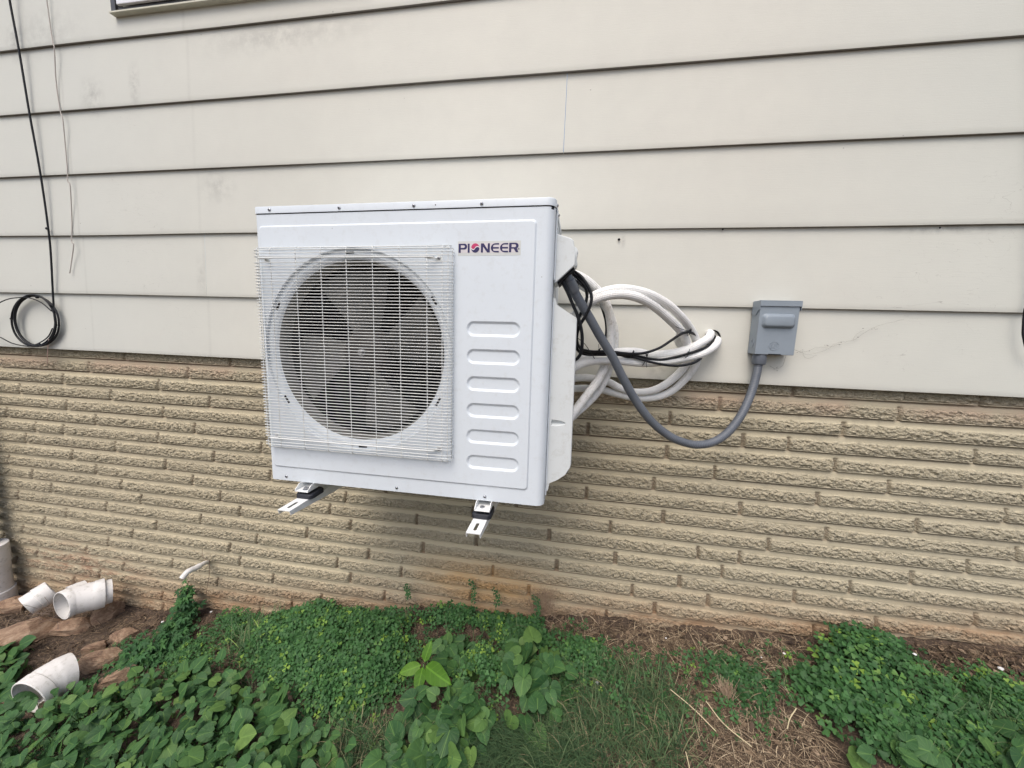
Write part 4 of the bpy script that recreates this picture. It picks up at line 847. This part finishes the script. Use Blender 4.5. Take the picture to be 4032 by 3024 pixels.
def clover(name,poly,n,label,rs,h0=.03,h1=.085,s0=.011,s1=.017,soft=.05,dark=0,bright=.18):
    pts=region(poly,n,rs,soft); Ms=[];rd=[]; G=[gat(*p) for p in poly]; P=[(g.x,min(g.y,.05)) for g in G]; st=[]
    for x,y,z in pts:
        ins=sum(inpoly(x+.06*math.cos(a),y+.05*math.sin(a),P) or y+.05*math.sin(a)>0 for a in [k*PI/3 for k in range(6)])/6
        big=(.45+1.0*float(vnoise(x*6,y*6,91)))*(.30+.75*ins)
        if float(vnoise(x*8+3,y*8,93))<.30 and rs.random()<.65: continue
        if rs.random()>.25+ins: continue
        h=(h0+(h1-h0)*rs.random()**.6)*big
        yaw=rs.uniform(0,2*PI); X=x+rs.gauss(0,.006); Yy=y-h*.25*rs.random(); q=rs.uniform(s0,s1)*rs.choice((.7,.9,1,1,1.12))
        Ms.append(mat_leaf(X,Yy,z+h,q,yaw,rs.gauss(.50,.34),rs.gauss(0,.34))); st.append(((x,y,z),(X,Yy,z+h)))
        rd.append(min(1,max(0,rs.betavariate(2,3)*.8-dark+(.4 if rs.random()<bright*2*float(vnoise(x*9,y*9,92))**2 else 0))))
    o=scatter(name,CV,CF,CU,Ms,rd,MCLOV,label,'clover','stuff')
    V=[];Fc=[]
    for (a,b_) in st[::2]:
        q=len(V); V+=[(a[0]-.0006,a[1],a[2]),(a[0]+.0006,a[1],a[2]),(b_[0]+.0005,b_[1],b_[2]),(b_[0]-.0005,b_[1],b_[2])]; Fc.append((q,q+1,q+2,q+3))
    t=npmesh('clover_stems',V,Fc,MSTEMC,o); t['kind']='stuff'; return pts
MSTEMC=simple('clover_stem_green',(.10,.17,.05),.6,0,.25,60)
rs=random.Random(21)
clover('clover_patch',[(1180,2400),(1300,2362),(1420,2350),(1520,2378),(1640,2420),(1600,2480),(1640,2560),(1590,2640),(1560,2720),(1500,2790),(1350,2860),(1180,2800),(1050,2690),(980,2600),(1010,2500)],4600,'dense patch of small three-leaved clover in front of the brick wall',rs,.025,.085,.012,.019)
clover('clover_patch',[(1640,2440),(1800,2400),(1980,2390),(2080,2410),(2120,2470),(2170,2560),(2090,2620),(1980,2540),(1900,2480),(1760,2490)],950,'sparser clover sprigs over dark mulch at the wall under the rightmost bracket',rs,.02,.075)
clover('clover_patch',[(1840,2600),(1960,2590),(1980,2740),(1880,2790),(1820,2700)],330,'small clump of bright clover between the violet leaves',rs,.05,.10,bright=.5)
clover('clover_patch',[(3240,2500),(3330,2480),(3420,2500),(3500,2560),(3640,2660),(3800,2760),(3900,2860),(4032,2980),(4032,3040),(3560,3040),(3400,2960),(3280,2900),(3170,2800),(3140,2700),(3220,2620)],2300,'dense dark green clover patch running from the wall to the right corner',rs,.02,.07,.014,.024,dark=.05,bright=.14)
clover('clover_patch',[(3780,2660),(3900,2700),(4050,2760),(4050,2920),(3900,2830)],520,'thin clover growing at the right edge of the mulch',rs,.02,.06,.012,.018)
clover('clover_patch',[(2790,2600),(2900,2590),(3030,2650),(3060,2760),(2990,2850),(2900,2760)],420,'low dark clover on the bare mulch beside the dry grass tuft',rs,.008,.03,dark=.2,bright=.02)
clover('clover_patch',[(2190,2560),(2330,2540),(2400,2620),(2300,2720),(2200,2680)],420,'bushy clover and weeds between the violets and the grass',rs,.03,.08)
clover('clover_patch',[(640,2560),(760,2530),(860,2560),(800,2660),(690,2680)],420,'low clover beside the creeping vine',rs,.015,.05,.009,.014)
clover('clover_patch',[(860,2450),(960,2405),(1040,2440),(990,2520),(880,2540)],420,'round clump of fine clover against the wall left of the large patch',rs,.02,.065,.009,.013)
clover('clover_patch',[(280,2700),(420,2700),(560,2760),(430,2800),(300,2780)],260,'clover peeking between stones and heart-shaped leaves',rs,.02,.05,.010,.014)
# violets
def violets(name,poly,n,label,rs,s0=.045,s1=.075,h0=.03,h1=.10,soft=.02,kind='stuff',stems=True):
    pts=region(poly,n,rs,soft); Ms=[];rd=[];bm=bmesh.new(); cenx=sum(p[0] for p in pts)/len(pts); ceny=sum(p[1] for p in pts)/len(pts)
    for x,y,z in pts:
        h=rs.uniform(h0,h1); yaw=rs.gauss(PI,1.35); s=rs.uniform(s0,s1); hx,hy=x,y; X=x+rs.gauss(0,.012); Yy=y-rs.random()*.02
        Ms.append(mat_leaf(X,Yy,z+h,s*rs.choice((.75,1,1,1.08)),yaw,rs.gauss(.40,.38),rs.gauss(0,.38))); rd.append(rs.betavariate(2,2.6))
    o=scatter(name,HV,HF,HU,Ms,rd,MVIO,label,'violet',kind)
    for (x,y,z),M in zip(pts,Ms):
        p=Vector((M[0][3],M[1][3],M[2][3])); b_=Vector((x+rs.gauss(0,.012),y+.01,z)); tube(bm,[b_,b_.lerp(p,.5)+Vector((0,.006,.006)),p],.0011,4,False)
    me_rnd=None; st=bmo('violet_stems',bm,MSTEMP,o,True); st['kind']='stuff'; return o
MSTEMP=simple('stem_green',(.07,.15,.035),.5,0,.25,60)
violets('violet_patch',[(0,2870),(300,2760),(430,2790),(560,2700),(700,2660),(840,2650),(950,2700),(1090,2760),(1180,2860),(1330,2900),(1400,3060),(1300,3200),(-300,3200),(-100,2950)],700,'broad bed of heart-shaped violet leaves filling the left foreground',rs,.024,.055,.015,.10)
violets('violet_patch',[(-60,2560),(90,2530),(170,2600),(70,2680),(-60,2720)],34,'few violet leaves below the largest stone',rs,.04,.065,.02,.06)
violets('violet_patch',[(0,2650),(60,2640),(110,2820),(60,2900),(-60,2860)],26,'violet leaves growing round the pvc elbow',rs,.04,.07,.02,.06)
violets('violet_plant',[(1600,2850),(1750,2790),(1900,2780),(1960,2900),(1880,3000),(1700,3080),(1600,2960)],66,'violet plant with large leaves in front of the yellow-green seedling',rs,.036,.066,.03,.10,kind=None)
violets('violet_plant',[(1960,2600),(2080,2580),(2200,2640),(2240,2760),(2180,2880),(2060,2900),(1980,2760)],72,'violet plant with large leaves right of the yellow-green seedling',rs,.038,.070,.03,.11,kind=None)
violets('violet_plant',[(1720,2530),(1860,2520),(1920,2600),(1840,2680),(1740,2640)],26,'dark violet leaves just behind and right of the seedling',rs,.042,.066,.03,.08,kind=None)
violets('violet_patch',[(1560,2960),(1800,2990),(1820,3100),(1500,3120)],26,'violet leaves at the bottom edge below the large-leaved plant',rs,.045,.07,.04,.09)
violets('violet_patch',[(3330,2990),(3620,2960),(3700,3050),(3400,3090)],20,'violet leaves at the bottom edge in front of the clover patch',rs,.032,.055,.03,.07)
violets('violet_patch',[(3860,2960),(4040,2930),(4080,3040),(3900,3080)],16,'violet leaves in the bottom right corner beyond the clover',rs,.032,.055,.03,.07)
# yellow-green seedling
t=empty('seedling',gat(1668,2690)); tag(t,'bright yellow-green seedling with four ribbed leaves','seedling')
OV,OF,OU=ovate(.27); base=gat(1668,2712); tip=base+Vector((0,0,.105))
for (ax,ay),dz in (((1694,2525),.075),((1568,2652),.015),((1758,2692),.015),((1638,2728),-.005)):
    tgt=gat(ax,ay,.10+dz); M=frame_leaf(tip.lerp(tgt,.10),tgt,Vector((0,-.75,.66)))
    o=scatter('leaf',OV,OF,OU,[M],[rs.random()],MLIME,None,'x'); del o['category']; o.parent=t; o.matrix_parent_inverse=Matrix.Translation(-Vector(t.location))
bm=bmesh.new(); tube(bm,[base,base+Vector((.003,0,.05)),tip],.0022,7); o=bmo('stem',bm,MSTEMP,t,True); o.matrix_parent_inverse=Matrix.Translation(-Vector(t.location))
# creeping vine with five-fingered leaves
PV,PF,PU=trefoil(5,.36,False)
t=empty('creeping_vine',gat(740,2400)); tag(t,'creeping vine with five-fingered dark leaves trailing from the drain pipe to the ground','vine')
Ms=[];rd=[]; path=[at(742,2285,-.01),at(738,2335,-.03),at(728,2375,-.06),gat(715,2425,.05),gat(690,2470,.05),gat(655,2520,.05),gat(610,2560,.04),gat(560,2590,.03),gat(540,2620,.03)]; S=spline(path,6)
for i,p in enumerate(S):
    f=i/len(S); k=int(1+9*min(1,f*2.2))
    for _ in range(k):
        q=p+Vector((rs.gauss(0,.014+.045*f),rs.gauss(0,.010+.05*f)*-1,rs.gauss(0,.012+.01*f))); q.y=min(q.y,-.012); q.z=max(q.z,float(gz(q.x,q.y))+.012)
        Ms.append(mat_leaf(q.x,q.y,q.z,rs.uniform(.016,.028),rs.uniform(PI*.6,PI*1.4),rs.uniform(.1,.8),rs.gauss(0,.3))); rd.append(rs.random()*.8)
o=scatter('foliage',PV,PF,PU,Ms,rd,MVINE,None,'x'); del o['category']; o.parent=t; o.matrix_parent_inverse=Matrix.Translation(-Vector(t.location))
bm=bmesh.new(); tube(bm,S,.0014,5); tube(bm,spline([at(824,2205,-.01),at(826,2245,-.012),at(820,2290,.0),at(812,2335,.01)],5),.0010,5); tube(bm,spline([at(797,2160,.02),at(798,2190,.0),at(818,2208,-.02)],4),.0008,5); o=bmo('stem',bm,simple('reddish_stem',(.12,.06,.04),.7),t,True); o.matrix_parent_inverse=Matrix.Translation(-Vector(t.location))
# sprigs climbing the brick
sprs=((1856,2390,2290,'thin clover sprig leaning on the brick under the rust stain'),(1950,2400,2320,'short clover sprig against the brick beside the tallest sprig'),(2110,2440,2350,'leggy clover sprig standing by the dry root tangle'),(1595,2360,2300,'narrow dark blade of weed standing against the brick'))
for sx,sy0,sy1,lab in sprs:
    bm=bmesh.new(); a=at(sx,sy0,-.02); b_=at(sx+8,sy1,.01); mid=a.lerp(b_,.5)+Vector((.01,-.01,0)); t=empty('weed_sprig',a); tag(t,lab,'weed','weed sprigs on the brick')
    S=spline([a,mid,b_],6); tube(bm,S,.0009,5); o=bmo('stem',bm,MSTEMP,t,True); o.matrix_parent_inverse=Matrix.Translation(-a)
    Ms=[mat_leaf(p.x+rs.gauss(0,.008),p.y-.006,p.z,rs.uniform(.009,.014),rs.uniform(0,6),rs.uniform(.5,1.2),rs.gauss(0,.3)) for p in S[4:] for _ in range(1)]
    o=scatter('foliage',CV,CF,CU,Ms,[rs.random()*.5 for _ in Ms],MCLOV,None,'x'); del o['category']; o.parent=t; o.matrix_parent_inverse=Matrix.Translation(-a)
# grass and straw: many thin bent strips in one mesh
def strips(name,pts,mat,label,rs,L0,L1,w0,w1,lean,lift,rfun,kind='stuff',cat=None,droop=1.0,dirs=None,seg=5):
    V=[];Fc=[];rd=[]
    for x,y,z in pts:
        L=rs.uniform(L0,L1); wd=rs.uniform(w0,w1); a=dirs(rs) if dirs else rs.uniform(0,2*PI); el=rs.gauss(lean,lift); cd=Vector((math.cos(a),math.sin(a),0)); side=Vector((-math.sin(a),math.cos(a),0)); p=Vector((x,y,z)); b0=len(V); r_=rfun(rs); cur=rs.gauss(0,.35)
        for i in range(seg+1):
            t=i/seg; wv=wd*(1-t**2.2)+.0001
            V.append(tuple(p-side*wv)); V.append(tuple(p+side*wv)); rd+= [r_,r_]
            e=el-droop*t*t*1.3; aa=cur*t; dr=(cd*math.cos(aa)+side*math.sin(aa))*math.cos(e)+Vector((0,0,math.sin(e)))
            p=p+dr*(L/seg)
            if p.y>.02: p.y=.02
            g=float(np.interp(p.x,BX,BZ))+.06*min(p.y,0)-.004
            if p.z<g: p.z=g+rs.random()*.004
        for i in range(seg): q=b0+2*i; Fc.append((q,q+1,q+3,q+2))
    o=npmesh(name,V,Fc,mat,None,True,{'rnd':rd}); tag(o,label,cat,None,kind); return o
G1=region([(2180,2700),(2340,2620),(2500,2650),(2640,2720),(2700,2840),(2720,3060),(2100,3060)],2700,rs,.05); strips('grass_patch',G1,MGRASS,'long thin lawn grass leaning over between the violets and the mulch',rs,.05,.13,.0008,.0016,.75,.35,lambda r:min(1,r.betavariate(1.6,2)*1.05),dirs=lambda r:r.gauss(PI*.9,1.5))
G2=region([(1380,2860),(1620,2900),(1640,3060),(1150,3060)],800,rs,.03); strips('grass_patch',G2,MGRASS,'thin grass and dried blades between the violet beds',rs,.05,.12,.0007,.0012,.8,.35,lambda r:r.random())
G2b=region([(1900,2860),(2300,2860),(2400,3060),(1850,3060)],1700,rs,.03); strips('grass_patch',G2b,MGRASS,'fine bluish green grass below the violet plant at the bottom edge',rs,.06,.14,.0006,.0011,.55,.3,lambda r:r.random()*.6,dirs=lambda r:r.gauss(PI*1.15,.6))
G3=region([(3500,2760),(3900,2780),(4050,2900),(4050,3060),(3500,3060)],500,rs,.04); strips('grass_patch',G3,MGRASS,'sparse grass growing through the right clover patch',rs,.05,.11,.0007,.0013,.9,.3,lambda r:r.random()*.75)
G4=region([(900,2560),(1120,2460),(1150,2560),(1000,2680)],170,rs,.03); strips('grass_patch',G4,MGRASS,'few tall grass blades left of the large clover patch',rs,.08,.19,.0012,.0024,1.1,.25,lambda r:.3+.5*r.random())
S0=region([(-100,2380),(700,2380),(1180,2420),(1160,2560),(900,2700),(560,2700),(420,2640),(200,2620)],2300,rs,.02); strips('straw_mulch',S0,MSTRAW,'dark dry stems and mulch around the stones',rs,.03,.11,.0006,.0013,.15,.2,lambda r:r.random()**1.8*.8)
S1=region([(1640,2430),(2160,2420),(2300,2460),(2260,2600),(2000,2620),(1700,2560)],900,rs,.02); strips('straw_mulch',S1,MSTRAW,'dark mulch strands among the sparse clover',rs,.03,.10,.0006,.0012,.2,.25,lambda r:r.random()**1.5*.7)
S2=region([(2130,2430),(2420,2430),(2800,2465),(3240,2500),(3200,2600),(3140,2700),(3180,2820),(3300,2960),(3300,3060),(2820,3060),(2700,2760),(2560,2650),(2300,2620),(2180,2540)],5200,rs,.02); strips('straw_mulch',S2,MSTRAW,'tangled tan straw along the wall right of the unit',rs,.03,.11,.0005,.0013,.12,.22,lambda r:r.random())
S4=region([(2300,2700),(2700,2650),(2900,2800),(2900,3060),(2150,3060)],2300,rs,.03); strips('straw_mulch',S4,MSTRAW,'dry straw lying between the grass blades',rs,.03,.09,.0005,.0011,.15,.25,lambda r:r.random()**1.3*.8)
S3=region([(3480,2520),(4060,2560),(4060,2760),(3860,2720),(3640,2640)],2100,rs,.02); strips('straw_mulch',S3,MSTRAW,'dark straw mulch along the wall above the right clover patch',rs,.03,.10,.0005,.0012,.12,.2,lambda r:r.random()**1.5*.85)
LV,LF,LU=ovate(.34,4)
MLIT=m_rnd('leaf_litter',[(0,(.035,.024,.018)),(.5,(.09,.060,.042)),(.85,(.20,.14,.09)),(1,(.34,.26,.18))])
for poly,n,lab in (([(-100,2380),(700,2380),(1180,2420),(1160,2560),(900,2700),(420,2640),(100,2680)],520,'dark leaf litter and bark bits among the stones'),([(1700,2430),(2420,2430),(2800,2465),(3240,2500),(3180,2820),(3300,3060),(2820,3060),(2700,2760),(2300,2620),(1700,2560)],800,'brown leaf litter and bark bits under the straw'),([(3480,2520),(4060,2560),(4060,2760),(3640,2640)],320,'dark leaf litter along the wall at the right')):
    pt=region(poly,n,rs,.02); Ms=[mat_leaf(x,y,z+.004+rs.random()*.008,rs.uniform(.008,.026),rs.uniform(0,6.3),rs.gauss(0,.5),rs.gauss(0,.5)) for x,y,z in pt]
    scatter('leaf_litter',LV,LF,LU,Ms,[rs.random()**1.4 for _ in Ms],MLIT,lab,'litter','stuff')
for poly,n,lab in (([(300,2600),(700,2480),(1150,2430),(1180,2560),(900,2720),(500,2740)],520,'scattered small weeds over the mulch between stones and clover'),([(1600,2500),(2350,2480),(2450,2700),(2200,2900),(1500,2900)],700,'scattered small weeds filling the gaps between the violets'),([(2300,2560),(3150,2560),(3200,2900),(2400,2980)],420,'stray clover sprigs over the straw and grass'),([(60,2820),(1500,2780),(1560,3050),(-100,3080)],700,'small clover leaves showing between the violet leaves'),([(3500,2560),(4060,2680),(4060,2900),(3700,2760)],260,'stray clover sprigs in the dark mulch at the right')):
    clover('stray_clover',poly,n,lab,rs,.008,.045,.007,.014,dark=.08,bright=.25)
G6=region([(900,2450),(1700,2380),(2300,2500),(2200,3000),(1000,3000)],360,rs,.03); strips('grass_patch',G6,MGRASS,'single grass blades poking through clover and violets',rs,.06,.15,.0007,.0014,1.0,.35,lambda r:.2+.7*r.random())
# matted straw dumped against the wall (root tangle)
bm=bmesh.new(); 
def tangle(cx_,cy_,n,spread,up,r_):
    for _ in range(n):
        a=gat(cx_+rs.gauss(0,spread),cy_+rs.gauss(0,12),.01); P_=[a]
        for k in range(5): P_.append(P_[-1]+Vector((rs.gauss(0,.010),rs.gauss(0,.006),rs.uniform(.004,up))))
        for q in P_: q.y=min(q.y,.018)
        tube(bm,spline(P_,3),r_,3,False)
tangle(2125,2420,110,26,.045,.0005); o=bmo('root_tangle',bm,simple('dry_root',(.34,.24,.16),.9,0,.3,90)); tag(o,'tangle of dry pale roots standing against the brick','dry weed')
# dry grass tuft
bm=bmesh.new(); b0=gat(2862,2760)
for _ in range(90):
    a=b0+Vector((rs.gauss(0,.008),rs.gauss(0,.008),0)); tp_=a+Vector((rs.gauss(-.006,.014),rs.gauss(-.0,.012),rs.uniform(.05,.085))); tube(bm,[a,a.lerp(tp_,.5)+Vector((rs.gauss(0,.003),0,0)),tp_],.0006,3,False)
o=bmo('dry_grass_tuft',bm,simple('cut_straw',(.46,.34,.24),.85,0,.25,90)); tag(o,'upright cut tuft of dry tan grass on the mulch','dry grass')
# long dry stalks
ST=[([(2640,2715),(2730,2790),(2820,2880)],'long pale dry stalk slanting across the grass, shorter of the pair'),([(2780,2760),(2850,2850),(2960,2940)],'long pale dry stalk slanting across the mulch, longer of the pair'),([(3135,2790),(3110,2830),(3100,2870)],'short curled pale stalk on the mulch'),([(2700,2960),(2712,3010),(2720,3060)],'pale upright stalk at the bottom edge of the grass')]
for L,lab in ST:
    bm=bmesh.new(); tube(bm,spline([gat(a,b_,.045) for a,b_ in L],6),.0016,6); o=bmo('dry_stalk',bm,simple('pale_stalk',(.55,.47,.30),.7)); tag(o,lab,'dry stalk','pale dry stalks on the ground')
# broad grass blades left of the clover
for i,(p,q,lab) in enumerate((((1045,2570),(1000,2440),'wide yellow-green grass blade standing left of the clover, tallest'),((1080,2560),(1062,2470),'wide yellow-green grass blade right beside the tallest one'),((985,2605),(860,2500),'narrow yellow-green blade bent towards the vine'))):
    a=gat(*p); b_=gat(q[0],q[1],.10); mid=a.lerp(b_,.55)+Vector((0,0,.03)); S=spline([a,mid,b_],6); V=[];Fc=[]
    for j,s_ in enumerate(S):
        wv=.0038*math.sin(PI*min(1,.12+.88*(1-j/len(S))))+.0002; V+=[(s_.x-wv,s_.y,s_.z+.001),(s_.x,s_.y+.001,s_.z-.001),(s_.x+wv,s_.y,s_.z+.001)]
    for j in range(len(S)-1):
        for k in (0,1): z_=3*j+k; Fc.append((z_,z_+1,z_+4,z_+3))
    o=npmesh('grass_blade',V,Fc,simple('yellow_green_blade',(.20,.30,.07),.5,0,.15,50),None,True); tag(o,lab,'grass blade','wide grass blades left of the clover')
# dead leaf and litter
t_=gat(2212,2950,.012); Ms=[mat_leaf(t_.x,t_.y,t_.z,.075,1.2,.1,.2)]
o=scatter('dead_leaf',OV,OF,OU,Ms,[.5],simple('dead_leaf_brown',(.24,.20,.08),.7,0,.4,40),'mottled brown dead leaf on the ground below the violets','dead leaf')
rl=random.Random(4)
for px_,py_,s_,lab in ((2352,2688,.010,'white scrap of litter on the grass right of the violets'),(2622,2512,.007,'tiny white scrap on the straw by the wall'),(2370,2543,.005,'smallest white speck on the straw near the root tangle'),(3088,2573,.009,'grey-white scrap in the mulch left of the right clover'),(3940,2632,.014,'translucent pale scrap in the mulch at the right end'),(3600,2575,.012,'pale flake of litter against the brick beyond the clover'),(578,2625,.011,'cream flower-like scrap by the creeping vine'),(640,2448,.011,'white cylinder scrap between the stones and the vine'),(2998,2588,.005,'tiny white speck left of the right clover patch'),(832,2408,.009,'white pebble against the brick beside the vine')):
    bm=bmesh.new(); bmesh.ops.create_icosphere(bm,subdivisions=2,radius=s_*.6)
    for v in bm.verts: v.co=Vector((v.co.x*rl.uniform(.6,1.2),v.co.y*rl.uniform(.6,1.2),v.co.z*rl.uniform(.25,.6)))
    o=bmo('litter_scrap',bm,simple('litter_white',(.68,.67,.66),.5)); o.location=gat(px_,py_,.022); tag(o,lab,'litter','white scraps of litter')
# twigs over the pvc
bm=bmesh.new()
for _ in range(26):
    a=gat(205+rs.gauss(0,55),2405+rs.gauss(0,22),.10+rs.random()*.05); d=Vector((rs.gauss(0,1),rs.gauss(0,.6),rs.gauss(.1,.5))).normalized(); tube(bm,spline([a,a+d*.05+Vector((0,0,rs.gauss(0,.01))),a+d*rs.uniform(.07,.13)],3),.0007,3,False)
o=bmo('dead_twigs',bm,simple('grey_twig',(.16,.12,.10),.9)); tag(o,'dead grey-brown twigs tangled over the pvc pieces',kind='stuff')
